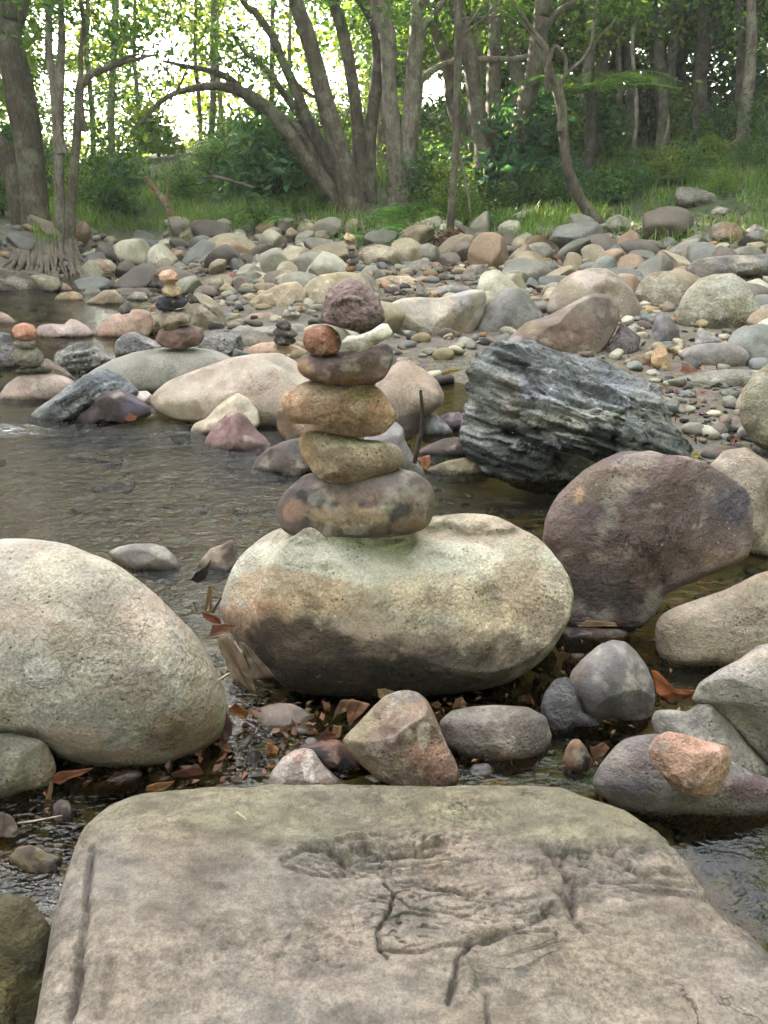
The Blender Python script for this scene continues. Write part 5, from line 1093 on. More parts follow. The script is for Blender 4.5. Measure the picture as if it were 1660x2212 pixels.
tree('pale thin leaning sapling between the thin straight tree and the thick trunks', [('A2', [(382, 960), (365, 860), (340, 730), (300, 560), (280, 480)], 11.6, [3, 2.5, 2.2, 1.8, 1.2])], mat=BARKP, seed=41, name='sapling', cat='sapling')
def log(label, reg, pts, Y, rp, mat):
    q = px(reg, pts); W = np.array([at(a, b, y) for (a, b), y in zip(q, np.linspace(*Y, len(q)))]); rr = np.interp(np.linspace(0, 1, len(q)), np.linspace(0, 1, len(rp)), rp) / FPX * Y[0]
    V, F = tube(W - W[0], rr, 5 * len(W), 10, .16, 5)
    tag(link('fallen_log', mesh_np('fallen_log', V, F), mat, None, tuple(W[0])), label, 'log')
log('reddish rotten log lying in the undergrowth right of the crooked tree', 'A2', [(1040, 850), (1090, 800), (1150, 730), (1180, 690)], (12.6, 13.4), [1, 9, 14, 12, 8, 1], bark_mat('rotten_wood', (.08, .04, .025), (.2, .11, .07), (.1, .12, .05), .4))
log('mossy grey log behind the reddish rotten one', 'A2', [(960, 760), (1050, 725), (1160, 715)], (13.6, 13.8), [1, 11, 13, 10, 1], BARK)
log('rusty brown fallen branch among the trunks near the right edge', 'A2', [(1380, 720), (1460, 660), (1560, 580)], (13.4, 14), [1, 6, 6, 4, 1], bark_mat('rusty_wood', (.1, .045, .03), (.22, .11, .07), (.12, .1, .06), .2))

# ------------------------------------------------------------------ roots and earth of the left bank
def foot(x, y, lift=.03):
    d = ray(x, y); ys = np.linspace(3, 16, 600); qz = CAMH + d[2] / d[1] * ys
    hit = ys[np.argmax(qz <= ground(d[0] / d[1] * ys, ys) + lift)] if d[2] < 0 else 12
    return at(x, y, hit)
def root_mass():
    rng = NPR(77)
    b = foot(110, 570)
    e = link('root_mass', None, None, None, tuple(b)); tag(e, 'tangle of bare roots spreading from the foot of the big trees at the left edge', 'tree roots')
    top = at(0, 545, 10.9)[1]
    for k in range(60):
        x0 = rng.uniform(40, 165); sp_ = (x0 - 100) * rng.uniform(.3, 1.2)
        P = [at(x0, 520 + rng.uniform(-8, 8), 10.75) + [0, 0, .02], foot(x0 + sp_ * .15, 552, .10), foot(x0 + sp_ * .5 + rng.normal() * 6, rng.uniform(570, 584), .06), foot(x0 + sp_ + rng.normal() * 9, rng.uniform(594, 625), .02)]
        V, F = tube(np.array(P) - b, np.array([8, 6, 4.2, 1.6]) * rng.uniform(.4, 1.0) / FPX * 10, 18, 6, .25, k)
        link('root', mesh_np('root', V, F), ROOTM, e)
    for k in range(34):
        x0 = rng.uniform(-60, 90); y0 = rng.uniform(580, 655)
        P = [foot(x0 - 60, y0 - 6, .03), foot(x0 - 20, y0 + rng.normal() * 4, .09), foot(x0 + 25, y0 + 4 + rng.normal() * 5, .07), foot(x0 + rng.uniform(50, 80), y0 + rng.uniform(8, 20), .02)]
        V, F = tube(np.array(P) - b, np.array([3, 4.6, 4, 1]) * rng.uniform(.5, 1.3) / FPX * 9, 14, 6, .3, k + 60)
        link('root', mesh_np('root', V, F), ROOTM, e)
root_mass()
R('D', [(-180, 640), (-120, 585), (-20, 575), (50, 590), (95, 612), (112, 645), (60, 664), (-60, 675)], 'dark eroded earth bank with roots at the left edge of the upper pool', (84, 72, 56), (54, 46, 36), Y=7.8, keep=True, th=1.2, amp=.09, mat='rough', name='earth_bank', cat='earth bank')
R('D', [(-60, 600), (-20, 560), (60, 540), (150, 545), (185, 575), (190, 615), (130, 640), (0, 640)], 'brown mound of root bound earth beneath the big trees at the left', (88, 76, 58), (58, 48, 38), Y=9.9, keep=True, th=.9, amp=.08, mat='rough', name='earth_bank', cat='earth bank')

# ------------------------------------------------------------------ what stands where, for the descriptions
LM = [(60, 870, 'the left cairn boulder'), (150, 660, 'the pool edge at the far left'), (90, 690, 'the left pink rock'), (140, 720, 'the peaked pinkish pool rock'), (200, 590, 'the lichen covered boulder'), (150, 640, 'the orange and olive rock'),
      (260, 710, 'the orange pink pool boulder'), (220, 645, 'the beige humped rock'), (290, 600, 'the long upstream rock'), (380, 590, 'the tan top stone'), (420, 600, 'the slender far cairn'), (500, 600, 'the red brown round boulder'), (450, 700, 'the diagonally cracked boulder'),
      (500, 640, 'the pale yellowish stone'), (580, 600, 'the bright orange tan stone'), (640, 640, 'the broad tan boulder'), (700, 640, 'the olive spotted boulder'), (660, 560, 'the big grey bank rock'), (600, 555, 'the brown bank rock'), (755, 560, 'the farthest cairn'), (815, 555, 'the big cream rock'),
      (860, 620, 'the cream rusty streaked rock'), (890, 580, 'the wide grey rock'), (975, 540, 'the leaf mound'), (1030, 600, 'the rock on the leaf litter'), (940, 690, 'the saddle shaped rock'), (1095, 690, 'the egg shaped boulder'), (1230, 700, 'the shoe shaped boulder'), (1290, 640, 'the lichen topped boulder'),
      (1420, 640, 'the olive grey round boulder'), (1560, 660, 'the big pale right boulder'), (1550, 770, 'the flat oval stone'), (1430, 780, 'the upright yellow stone'), (1600, 570, 'the crusted rock'), (1560, 500, 'the tan bank rock'), (1300, 540, 'the crooked tree foot'), (1430, 560, 'the grass tip'),
      (1500, 800, 'the long green slab'), (520, 760, 'the brown cairn base'), (615, 720, 'the small black cairn'), (1520, 880, 'the moss green edge boulder'), (470, 560, 'the stream bend'), (340, 560, 'the dark bend rock'), (700, 1600, 'the taupe stone'), (870, 1600, 'the pyramid stone'), (1070, 1600, 'the oval grey stone'),
      (1320, 1480, 'the rounded blue grey stone'), (1180, 1440, 'the cairn boulder right end'), (540, 1480, 'the hanging leaf'), (640, 1680, 'the white peaked stone'), (330, 1680, 'the left boulder foot')]
TL = [(40, 'the massive double trunk'), (130, 'the forked pale tree'), (175, 'the tree with the right bent bough'), (250, 'the dappled trunk'), (330, 'the left part of the sunlit gap'), (430, 'the right part of the sunlit gap'), (540, 'the arching stems'), (640, 'the fanning stems'), (740, 'the many stemmed foot'),
      (850, 'the twin pale trunks'), (930, 'the bright gap'), (985, 'the thin straight tree'), (1060, 'the thick blotchy trunks'), (1130, 'the thickest slanting trunk'), (1220, 'the crooked slim tree'), (1290, 'the bright green tree fern'), (1370, 'the rotten log'), (1440, 'the grey trunk pair'), (1515, 'the thick mossy trunk'), (1600, 'the pale right edge trunk'), (1680, 'the right edge')]
def where(X, Y):
    d = [math.hypot(X - a, (Y - b) * 1.3) for a, b, _ in LM]; k = int(np.argmin(d)); a, b, nm = LM[k]; dx, dy = X - a, (Y - b) * 1.3
    near = 'just ' if d[k] < 34 else ''
    if abs(dx) > abs(dy): return near + ('right of ' if dx > 0 else 'left of ') + nm
    return near + ('in front of ' if dy > 0 else 'beyond ') + nm
def behind(X):
    k = int(np.argmin([abs(X - a) for a, _ in TL])); a, nm = TL[k]; dx = X - a
    return ('straight behind ' if abs(dx) < 14 else 'right of ' if dx > 0 else 'left of ') + nm

# ------------------------------------------------------------------ cobbles and pebbles
def pebble_meshes(n, sub, seed):
    out = []
    for k in range(n):
        rng = NPR(seed + k); V, F = ico(sub); V = V.copy()
        for j in range(7):
            d = rng.normal(size=3); d /= np.linalg.norm(d); ex = np.maximum(0, V @ d - rng.uniform(.45, .8)); V = V - d * (ex * .92)[:, None]
        V = V * (1 + .10 * fbm(V * 1.4 + k * 5, 3, seed + k))[:, None]
        V = V * np.array([1, rng.uniform(.68, .9), rng.uniform(.5, .75)])
        out.append((V, F))
    return out

PAL = {'grey': [(126, 121, 108), (110, 107, 99), (140, 134, 118)], 'tan': [(150, 134, 104), (140, 120, 92), (162, 146, 118)], 'purple brown': [(108, 94, 86), (96, 84, 80), (120, 104, 92)],
       'orange brown': [(150, 116, 88), (136, 104, 80)], 'pale': [(170, 162, 140), (158, 154, 138)], 'blue grey': [(110, 112, 110), (98, 100, 99)], 'dark': [(66, 62, 60), (54, 52, 54)]}
def rot_z(V, a, tilt, rng):
    ca, sa = math.cos(a), math.sin(a); M = np.array([[ca, -sa, 0], [sa, ca, 0], [0, 0, 1]])
    t = tilt; b = rng.uniform(0, 6.28); ax = np.array([math.cos(b), math.sin(b), 0]); K = np.array([[0, -ax[2], ax[1]], [ax[2], 0, -ax[0]], [-ax[1], ax[0], 0]])
    return V @ M.T @ (np.eye(3) + math.sin(t) * K + (1 - math.cos(t)) * K @ K).T

HP = np.array([[*(at(c[0], c[1], Y)[:2]), (p[:, 0].max() - p[:, 0].min()) / FPX * Y / 2] for (p, Y, c, b) in HAND])
TAKEN = [tuple(h) for h in HP]
def free(x, y, r, k=.62, grow=True):
    T = np.array(TAKEN); d = np.hypot(T[:, 0] - x, T[:, 1] - y)
    if (d < T[:, 2] * k + r * .75).any(): return False
    if grow: TAKEN.append((x, y, r))
    return True

COB = pebble_meshes(8, 4, 900)
cob_me = {}
def cobble(x, y, z, s, col, label, group, rng, fine=3.0, name='cobble', cat='cobble'):
    k = rng.randint(8); key = (k, col, fine)
    if key not in cob_me:
        V, F = COB[k]; c = lin(PAL[col][k % len(PAL[col])])
        n = fbm(V * 2 + k, 3, 7)[:, None]; cc = c * (1 + .35 * n)
        cob_me[key] = mesh_np('cobble', V * .1, F, np.clip((cc * .6 + cc.mean(1, keepdims=True) * .4) * np.array([.97, .95, .88]), .01, .7))
        cob_me[key].materials.append(rock_mat('smooth', fine))
    o = bpy.data.objects.new(name, cob_me[key]); S.collection.objects.link(o)
    o.location = (x, y, z); sc_ = s / .1
    o.scale = (sc_ * rng.uniform(.85, 1.2), sc_ * rng.uniform(.85, 1.15), sc_ * rng.uniform(.8, 1.2)); o.rotation_euler = (rng.normal() * .25, rng.normal() * .25, rng.uniform(0, 6.28))
    tag(o, label, cat, group)

def scatter_field():
    rng = NPR(4242); n = 0; small = Acc()
    zones = {'up': 'in the upstream part of the creek bed at the left', 'mid': 'in the middle of the far cobble bed', 'right': 'in the cobble bed at the right below the grassy bank'}
    wts = {'up': (['grey', 'purple brown', 'blue grey', 'tan', 'orange brown', 'pale'], [.28, .3, .14, .14, .08, .06]), 'mid': (['grey', 'tan', 'pale', 'purple brown', 'orange brown'], [.36, .3, .18, .1, .06]),
           'right': (['grey', 'tan', 'purple brown', 'blue grey', 'orange brown', 'pale'], [.4, .2, .15, .1, .07, .08])}
    tries = 0
    while n < 245 and tries < 30000:
        tries += 1
        y = 3.9 + 8.6 * rng.uniform() ** .8; x = rng.uniform(-.6, .6) * y
        s = rng.uniform(.08, .2) * (1 + .06 * (y - 4)) * (1.5 if rng.uniform() < .15 else 1) * (1 if tries < 9000 else .6)
        if y < 7.2 and x < -1.0: continue
        if x < -3.3 and y > 8: 
            if x < -5: continue
        z = float(ground(x, y))
        if z > .34: continue
        pX, pY = project(np.array([[x, y, z + s * .3]]))[0]
        if pX < -60 or pX > 1710 or (pX < 200 and 530 < pY < 690): continue
        if (722 < pX < 792 and 500 < pY < 606) or (420 < pX < 452 and 560 < pY < 625) or (318 < pX < 352 and 575 < pY < 690) or (235 < pX < 268 and 580 < pY < 612): continue
        if 930 < pX < 1290 and 545 < pY < 612 and rng.uniform() < .75: continue
        if any(Yh > y and b_ > 80 and p_[:, 0].min() < pX < p_[:, 0].max() and p_[:, 1].min() < pY + s / y * 500 and pY - s / y * 1300 < p_[:, 1].max() - .25 * (p_[:, 1].max() - p_[:, 1].min()) and pY < p_[:, 1].max() + 30 for p_, Yh, c_, b_ in HAND): continue
        if not free(x, y, s, .58): continue
        zn = 'up' if x < -1.2 else 'mid' if x < 1.1 else 'right'
        col = str(rng.choice(wts[zn][0], p=wts[zn][1]))
        cobble(x, y, max(z, -.05) + s * .28, s, col, '%s %s river cobble %s' % ('big' if s > .13 else 'mid sized' if s > .09 else 'small', col, where(*project(np.array([[x, y, z + s * .3]]))[0])), 'cobbles of the creek bed', rng)
        n += 1
    # smaller ones joined
    P3 = pebble_meshes(6, 2, 300); m = 0; tries = 0
    while m < 2300 and tries < 26000:
        tries += 1
        y = 2.4 + 9.8 * rng.uniform() ** .7; x = rng.uniform(-.58, .62) * y; s = rng.uniform(.022, .075) * (.6 + .07 * y)
        z = float(ground(x, y)) if tries % 1 == 0 else 0
        if z < .0 and rng.uniform() < .6: continue
        if z > .4: continue
        if not free(x, y, s, .5, False): continue
        V, F = P3[rng.randint(6)]; col = str(rng.choice(['grey', 'tan', 'purple brown', 'pale', 'blue grey', 'dark', 'orange brown'], p=[.3, .2, .18, .08, .1, .07, .07]))
        c = lin(PAL[col][rng.randint(len(PAL[col]))]) * rng.uniform(.7, 1.1)
        small.add(rot_z(V * s, rng.uniform(0, 6.28), .2, rng) + [x, y, z + s * .25], F, c); m += 1
    tag(link('pebbles', small.mesh('pebbles'), rock_mat('smooth', 1.6)), 'small mixed pebbles filling the gaps of the cobble bed', 'pebbles', kind='stuff')
scatter_field()

def near_gravel():
    rng = NPR(99); P3 = pebble_meshes(6, 2, 500); A = Acc(); m = 0; tries = 0
    while m < 1500 and tries < 14000:
        tries += 1
        q = rng.uniform()
        if q < .5: x = rng.uniform(-.62, .62); y = rng.uniform(.8, 1.5)
        elif q < .7: x = rng.uniform(.85, 1.7); y = rng.uniform(2.2, 3.6)
        elif q < .8: x = rng.uniform(.1, 1.1); y = rng.uniform(1.3, 2.6)
        else: x = rng.uniform(-.6, .6); y = rng.uniform(.7, 1.5)
        s = rng.uniform(.004, .013) * (1 if q < .5 else 1.9) * (1.6 if rng.uniform() < .12 else 1); z = float(ground(x, y))
        V, F = P3[rng.randint(6)]; col = str(rng.choice(['grey', 'tan', 'purple brown', 'pale', 'blue grey', 'dark', 'orange brown'], p=[.2, .12, .2, .04, .12, .26, .06]))
        c = lin(PAL[col][rng.randint(len(PAL[col]))]) * rng.uniform(.35, .75); c = c * .5 + c.mean() * .5
        A.add(rot_z(V * s, rng.uniform(0, 6.28), .2, rng) + [x, y, z + s * .3], F, c); m += 1
    tag(link('gravel', A.mesh('gravel'), rock_mat('smooth', .6)), 'dark wet gravel in the mud and puddles between the near boulders', 'gravel', kind='stuff')
    n = 0; tries = 0
    while n < 26 and tries < 4000:
        tries += 1
        if n < 12: x = rng.uniform(-.5, .55); y = rng.uniform(.95, 1.4); s = rng.uniform(.014, .03); wh = 'in the mud between the near boulders'
        else: x = rng.uniform(.95, 1.7); y = rng.uniform(2.5, 3.5); s = rng.uniform(.03, .075); wh = 'in the gravel patch right of the rough blue grey rock'
        z = float(ground(x, y))
        if not free(x, y, s, .7): continue
        col = str(rng.choice(['grey', 'purple brown', 'dark', 'tan'], p=[.3, .3, .2, .2]))
        cobble(x, y, z + s * .3, s, col, 'small %s stone %s' % (col, where(*project(np.array([[x, y, z]]))[0])), 'small stones ' + wh, rng, 1.0, 'stone', 'stone'); n += 1
near_gravel()

# ------------------------------------------------------------------ undergrowth
def shrub_mesh(seed, n, rad, size, cols, stems=9):
    rng = NPR(seed); P = clump_pts(rng, n, rad, 16, .26); P[:, 2] = np.abs(P[:, 2]) + .08
    V, F, C = leaves(P, size, rng, cols, .1); return mesh_np('foliage', V, F, C, False)
def stems_mesh(seed, h, r):
    rng = NPR(seed); A = Acc()
    for k in range(6):
        a = rng.uniform(0, 6.28); q = np.array([[0, 0, -.1], [.15 * math.cos(a) * r, .15 * math.sin(a) * r, h * .4], [.6 * r * math.cos(a), .6 * r * math.sin(a), h]])
        V, F = tube(q, [.014, .01, .004], 6, 4, .1, k); A.add(V, F)
    return A.mesh('stems')
SH = [(shrub_mesh(50 + k, 1500, (.55, .5, .75), .085 if k % 3 else .13, [DKGREENS, GREENS, YGREENS, BLUEGR][k % 4]), stems_mesh(60 + k, .8, .5)) for k in range(8)]
def shrub(x, y, s, k, label, group):
    z = float(ground(x, y)); e = link('shrub', None, None, None, (x, y, z)); e.scale = (s, s, s * 1.1); e.rotation_euler[2] = (x * 7 + y * 3) % 6.28
    tag(e, label, 'shrub', group)
    a = link('foliage', SH[k][0], LEAF, e); b = link('stem', SH[k][1], BARKD, e)
def shrubs():
    rng = NPR(31); cn = ['dark green', 'mid green', 'yellow green', 'bluish green']
    n = 0
    while n < 105:
        y = rng.uniform(13.0, 22); x = rng.uniform(-.5, .62) * y; k = rng.randint(8)
        X = 830 + FPX * x / y / .95
        if x < -2.5 and y < 16: continue
        if 250 < X < 520 and rng.uniform() < .6: continue
        if y < 14.3 and rng.uniform() < .45: continue
        side = 'left of the many stemmed tree' if X < 620 else 'behind the trunks in the middle' if X < 1150 else 'among the trunks on the right'
        shrub(x, y, rng.uniform(.7, 1.5), k, '%s %s %s shrub, %s' % ('far' if y > 18 else 'near', ['fine', 'broad'][k % 3 == 0] + '-leaved', cn[k % 4], behind(X)), 'shrubs of the undergrowth'); n += 1
    for q in range(16):
        X = 1010 + 45 * q + rng.uniform(-15, 15); yd = rng.uniform(11.6, 13.4); p = at(X, 470, yd); k = rng.randint(8)
        shrub(p[0], yd, rng.uniform(.35, .6), k, 'low near %s bush, %s' % (cn[k % 4], behind(X)), 'low bushes on the right bank')
    for (X, Y_, yd, s, k, lab) in ((560, 560, 11.6, .55, 1, 'low bright green bush at the foot of the rust brown leaning trunk'), (20, 535, 12.0, .8, 1, 'bright green bush at the far left edge beside the massive trunk'), (250, 545, 14.0, .8, 0, 'dark bush beneath the dappled trunk'), (420, 545, 14.0, .8, 4, 'dark green bush at the stream bend right of the dark rock'), (480, 520, 14.5, .9, 5, 'green bush left of the rust brown leaning trunk'), (180, 530, 14.5, .9, 2, 'sunlit bush right of the forked pale tree'),
                                   (1010, 500, 11.8, .5, 2, 'light green sapling bush right of the thin straight tree'),
                                   (1210, 500, 12.4, .6, 3, 'broad leaved bush in front of the reddish rotten log'), (980, 360, 12.4, .8, 2, 'yellow green bush climbing at the foot of the thick trunks')):
        p = at(X, Y_, yd); shrub(p[0], yd, s, k, lab, 'bushes at the creek edge')
shrubs()

def fern(label, x, y, n, L, seed, cols, z0=0.0, rise=.5, name='fern', group='ferns of the bank', trunk_h=0):
    rng = NPR(seed); gz = float(ground(x, y)); e = link(name, None, None, None, (x, y, gz)); tag(e, label, 'tree fern' if trunk_h else 'fern', group)
    if trunk_h:
        V, F = tube(np.array([[0, 0, -.2], [.03, 0, trunk_h * .5], [0, 0, trunk_h]]), [.09, .075, .07], 12, 9, .2, seed); link('trunk', mesh_np('trunk', V, F), BARKD, e)
    for k in range(n):
        a = 2 * math.pi * k / n + rng.normal() * .15; rz = rise * rng.uniform(.5, 2.0); l = L * rng.uniform(.75, 1.1); m = 22
        t = np.linspace(0, 1, m); r = l * t * .95; zc = trunk_h + rz * l * (t * 1.1 - 1.15 * t ** 2.1) + rng.normal() * .02
        sp_ = np.stack([np.cos(a) * r, np.sin(a) * r, zc], 1); side = np.array([-math.sin(a), math.cos(a), 0])
        A = Acc(); V, F = tube(sp_, np.linspace(.008, .002, m), m, 3, 0, 1); A.add(V, np.array(F), (.08, .1, .03))
        V4 = []; F4 = []; C4 = []
        for i in range(2, m):
            w = l * .24 * math.sin(math.pi * min(1, .12 + t[i] * .9)) ** .8
            for s in (-1, 1):
                b = sp_[i]; tip = b + side * s * w + np.array([math.cos(a), math.sin(a), 0]) * w * .35 - [0, 0, w * .25]
                d = np.array([math.cos(a), math.sin(a), 0]) * l / m * .34
                q = len(V4); V4 += [b - d, (b + tip) / 2 - d * 1.2, tip, (b + tip) / 2 + d * 1.2]; F4 += [(q, q + 1, q + 2, q + 3)]
                c = np.array(cols[rng.randint(len(cols))]) * rng.uniform(.8, 1.25); C4 += [c] * 4
        A.add(np.array(V4), np.array(F4), np.array(C4))
        link('frond', A.mesh('frond', False), LEAF, e)
FG1 = [(.10, .26, .05), (.13, .31, .06)]
for (X, Yp, yd, n, L, cols, th_, lab) in (
    (1280, 200, 12.6, 17, 1.35, GREENS, 1.5, 'large bright green tree fern right of the crooked slim tree'), (515, 335, 15.0, 12, 1.2, YGREENS, 1.6, 'small sunlit tree fern left of the many stemmed tree'),
    (640, 400, 13.4, 12, 1.1, BLUEGR, .9, 'bluish tree fern in the shade left of the many stemmed tree')):
    p = at(X, Yp, yd); fern(lab, p[0], yd, n, L, int(X), cols, trunk_h=max(.3, p[2] - float(ground(p[0], yd))), name='tree_fern', group='tree ferns')
for (X, Yp, yd, n, L, cols, lab) in (
    (890, 450, 12.2, 14, .85, FG1, 'bright green fern between the twin pale trunks and the creek'), (855, 480, 11.9, 11, .6, FG1, 'lower bright fern right of the many stemmed tree'), (950, 460, 12.6, 12, .8, GREENS, 'fern left of the thin straight tree'),
    (600, 440, 13.2, 12, .8, BLUEGR, 'bluish fern below the arching stems'), (1180, 440, 12.6, 10, .6, GREENS, 'fern behind the pale rock in the grass'), (1330, 430, 12.8, 10, .6, BLUEGR, 'fern right of the crooked slim tree'),
    (700, 460, 12.9, 12, .7, GREENS, 'fern in the grass under the many stemmed tree'), (820, 500, 10.7, 12, .6, FG1, 'bright fern at the edge of the cobbles beneath the twin pale trunks'),
    (905, 490, 10.9, 13, .75, FG1, 'large bright fern nearest the creek, left of the thin straight tree'), (1090, 480, 11.6, 11, .6, FG1, 'bright fern in front of the thick blotchy trunks'), (640, 490, 11.6, 11, .6, FG1, 'bright fern left of the many stemmed tree foot'),
    (1480, 420, 12.6, 12, .8, GREENS, 'fern in the tall grass at the right'), (1230, 400, 13.2, 12, .9, FG1, 'bright fern under the tree fern'), (1400, 380, 14, 12, .9, GREENS, 'fern beyond the rotten log'), (560, 480, 12.4, 12, .8, BLUEGR, 'dusky fern at the bank left of the arching stems')):
    p = at(X, Yp, yd); fern(lab, p[0], yd, n, L, int(X) + 5, cols)

def grass():
    rng = NPR(12); n = 72000
    y = rng.uniform(9.2, 19, n); x = rng.uniform(-.42, .68, n) * y
    z = ground(x, y)
    q = np.stack([x, y, x * 0], 1)
    dens = sst(-.45, .2, fbm(q * 1.1, 3, 77)) * sst(.16, .30, z + .12 * fbm(q * .9, 3, 78)) * sst(20, 15, y)
    ok = rng.uniform(size=n) < dens
    x, y, z = x[ok], y[ok], z[ok]; n = len(x)
    L = rng.uniform(.10, .30, n) * (1 + .6 * vn(np.stack([x, y, x * 0], 1) * 1.5, 6)); a = rng.uniform(0, 6.28, n); w = rng.uniform(.004, .008, n)
    b = np.stack([x, y, z - .02], 1); d = np.stack([np.cos(a), np.sin(a), a * 0], 1); s = np.stack([-np.sin(a), np.cos(a), a * 0], 1); lean = rng.uniform(.2, .9, n)
    up = np.array([0, 0, 1.0])
    p1 = b + up * (L * .55)[:, None] + d * (L * lean * .3)[:, None]; p2 = b + up * (L * (1 - .35 * lean))[:, None] + d * (L * lean * .95)[:, None]
    W = (s * w[:, None])
    V = np.stack([b - W, b + W, p1 + W * .8, p1 - W * .8, p2], 1).reshape(-1, 3); i = np.arange(n) * 5
    F = np.concatenate([np.stack([i, i + 1, i + 2], 1), np.stack([i, i + 2, i + 3], 1), np.stack([i + 3, i + 2, i + 4], 1)])
    pal = np.array([(.12, .25, .04), (.15, .29, .055), (.09, .2, .03), (.19, .28, .07), (.22, .23, .09)]); c = pal[rng.randint(0, 5, n)] * rng.uniform(.7, 1.2, (n, 1))
    tag(link('grass', mesh_np('grass', V, F, np.repeat(c, 5, 0), False), GRASS), 'bright green long grass covering the bank beyond the cobbles', 'grass', kind='stuff')
grass()

# ------------------------------------------------------------------ forest behind
def forest():
    rng = NPR(8); trunks = []; crowns = []
    for k in range(5):
        zz = np.linspace(-.4, 9, 9); P = np.stack([np.cumsum(rng.normal(size=9)) * .12, np.cumsum(rng.normal(size=9)) * .12, zz], 1); P[:2, :2] *= .3
        V, F = tube(P, np.linspace(.11, .03, 9), 22, 8, .1, k); trunks.append((mesh_np('trunk', V, F), P))
        L = [((P[j][0] + rng.normal() * .9, P[j][1] + rng.normal() * .9, P[j][2] + rng.normal() * .3), rng.uniform(.6, 1.2)) for j in (2, 3, 3, 4, 5, 6, 6, 7, 7, 8, 8, 8)]
        crowns.append(crown_mesh('crown', L, 560, .15, [GREENS, YGREENS, DKGREENS][k % 3], 600 + k))
    n = 0
    while n < 72:
        y = rng.uniform(15.5, 34); x = rng.uniform(-.62, .7) * y; k = rng.randint(5)
        X = 830 + FPX * x / (y * .95)
        if 240 < X < 560 and (y < 22 or rng.uniform() < .45): continue
        if 905 < X < 960: continue
        if X < 620 and (y > 25.5 or rng.uniform() < .62): continue
        if 240 < X < 780 and (y > 21 or rng.uniform() < .7): continue
        side = 'left' if X < 240 else 'centre left, around the sunlit gap' if X < 620 else 'middle' if X < 1100 else 'right'
        e = link('tree', None, None, None, (x, y, float(ground(x, y)))); s = rng.uniform(.8, 1.35); e.scale = (s, s, s * (.7 if X < 800 else 1)); e.rotation_euler[2] = rng.uniform(0, 6.28)
        tag(e, '%s %s%s tree %s' % ('tall' if s > 1.1 else 'slight', ['grey barked', 'pale barked', 'dark barked'][k % 3], ' far' if y > 25 else '', behind(X)), 'tree', 'background forest trees')
        link('trunk', trunks[k][0], None, e); link('crown', crowns[k], LEAF, e)
        if not trunks[k][0].materials: trunks[k][0].materials.append([BARK, BARKP, BARKD][k % 3])
        n += 1
forest()

def far_wood():
    rng = NPR(15)
    holes = ((380, 330, 100, 90, .85), (345, 120, 75, 55, .93), (130, 230, 60, 110, .7), (440, 420, 90, 40, .7), (932, 205, 38, 80, 1.0), (110, 60, 70, 70, .8), (600, 40, 130, 70, .7), (560, 200, 120, 90, .6), (740, 120, 60, 120, .6), (1130, 20, 60, 50, .8), (1400, 60, 160, 60, .3))
    def layer(n, ylo, yhi, xl, xh, zlo, zhi, size, cols, thr, seed, use_holes=True):
        y = rng.uniform(ylo, yhi, n); x = rng.uniform(xl, xh, n) * y + rng.normal(size=n) * .5; z = rng.uniform(zlo, zhi, n) + rng.normal(size=n) * .5
        x = x + 1.2 * fbm(np.stack([x, y, z], 1) * .5, 2, 97); z = z + 1.5 * fbm(np.stack([x, y, z], 1) * .35, 2, 98)
        P = np.stack([x, y, z], 1); dn = fbm(P * np.array([.6, .6, .9]), 4, seed, .6); Q = project(P)
        p = sst(thr, thr + .35, dn)
        if use_holes:
            for (cx, cy, rx, ry, o) in holes:
                d = np.sqrt(((Q[:, 0] - cx) / rx) ** 2 + ((Q[:, 1] - cy) / ry) ** 2) + .5 * dn
                p = p * (1 - sst(1.15, .75, d) * o)
        P = P[rng.uniform(size=n) < p]
        P[:, 2] = np.maximum(P[:, 2], ground(P[:, 0], P[:, 1]) + .1)
        return leaves(P, size, rng, cols, .2, .6)
    A = Acc()
    A.add(*layer(60000, 26.5, 31, -.75, .12, 0, 9, .22, [(.2, .25, .04), (.16, .22, .04), (.12, .2, .035), (.24, .27, .05)], -.46, 41))       # thin, backlit, beside the clearing; sunlit yellow is put into the leaf colour
    A.add(*layer(80000, 18, 30, .0, .75, 0, 9, .22, GREENS + DKGREENS, -.40, 42))       # thick, at the right
    A.add(*layer(72000, 15.5, 24, -1.25, -.43, 3.5, 15, .42, YGREENS, -.8, 43, False))   # tall wood on the left, mostly out of view, added to shade the creek
    A.add(*layer(26000, 22, 27, -.38, .14, 6.0, 13, .30, [(.22, .26, .04), (.18, .24, .04), (.26, .27, .05)], -.02, 44, False))       # open part of the canopy; gold leaf colour added to tint the pool reflections
    A.add(*layer(38000, 19, 27, .14, .85, 7.5, 17, .42, GREENS, -.6, 45, False))
    A.add(*layer(6000, 14, 19, -.55, -.1, 2.6, 6, .13, YGREENS, -.1, 47))
    A.add(*layer(14000, 14, 19, -.1, .6, 2.9, 6.5, .13, GREENS + YGREENS, -.2, 46))    # hanging boughs
    n = 38000; a = rng.uniform(math.radians(38), math.radians(322), n); r = rng.uniform(10, 17, n); z = rng.uniform(0, 1, n) ** .8 * 12
    P = np.stack([np.sin(a) * r, np.cos(a) * r + 1.5, z], 1); P = P[rng.uniform(size=n) < sst(-.8, -.4, fbm(P * .5, 3, 91))]; P[:, 2] += ground(P[:, 0], P[:, 1])
    A.add(*leaves(P, .6, rng, GREENS, .2, .6))                                          # the forest goes on round the creek, unseen; added to darken low side light
    tag(link('far_wood', A.mesh('far_wood', False), LEAF), 'distant wall of forest foliage beyond the creek, sunlit at the left', 'forest', kind='stuff')
far_wood()
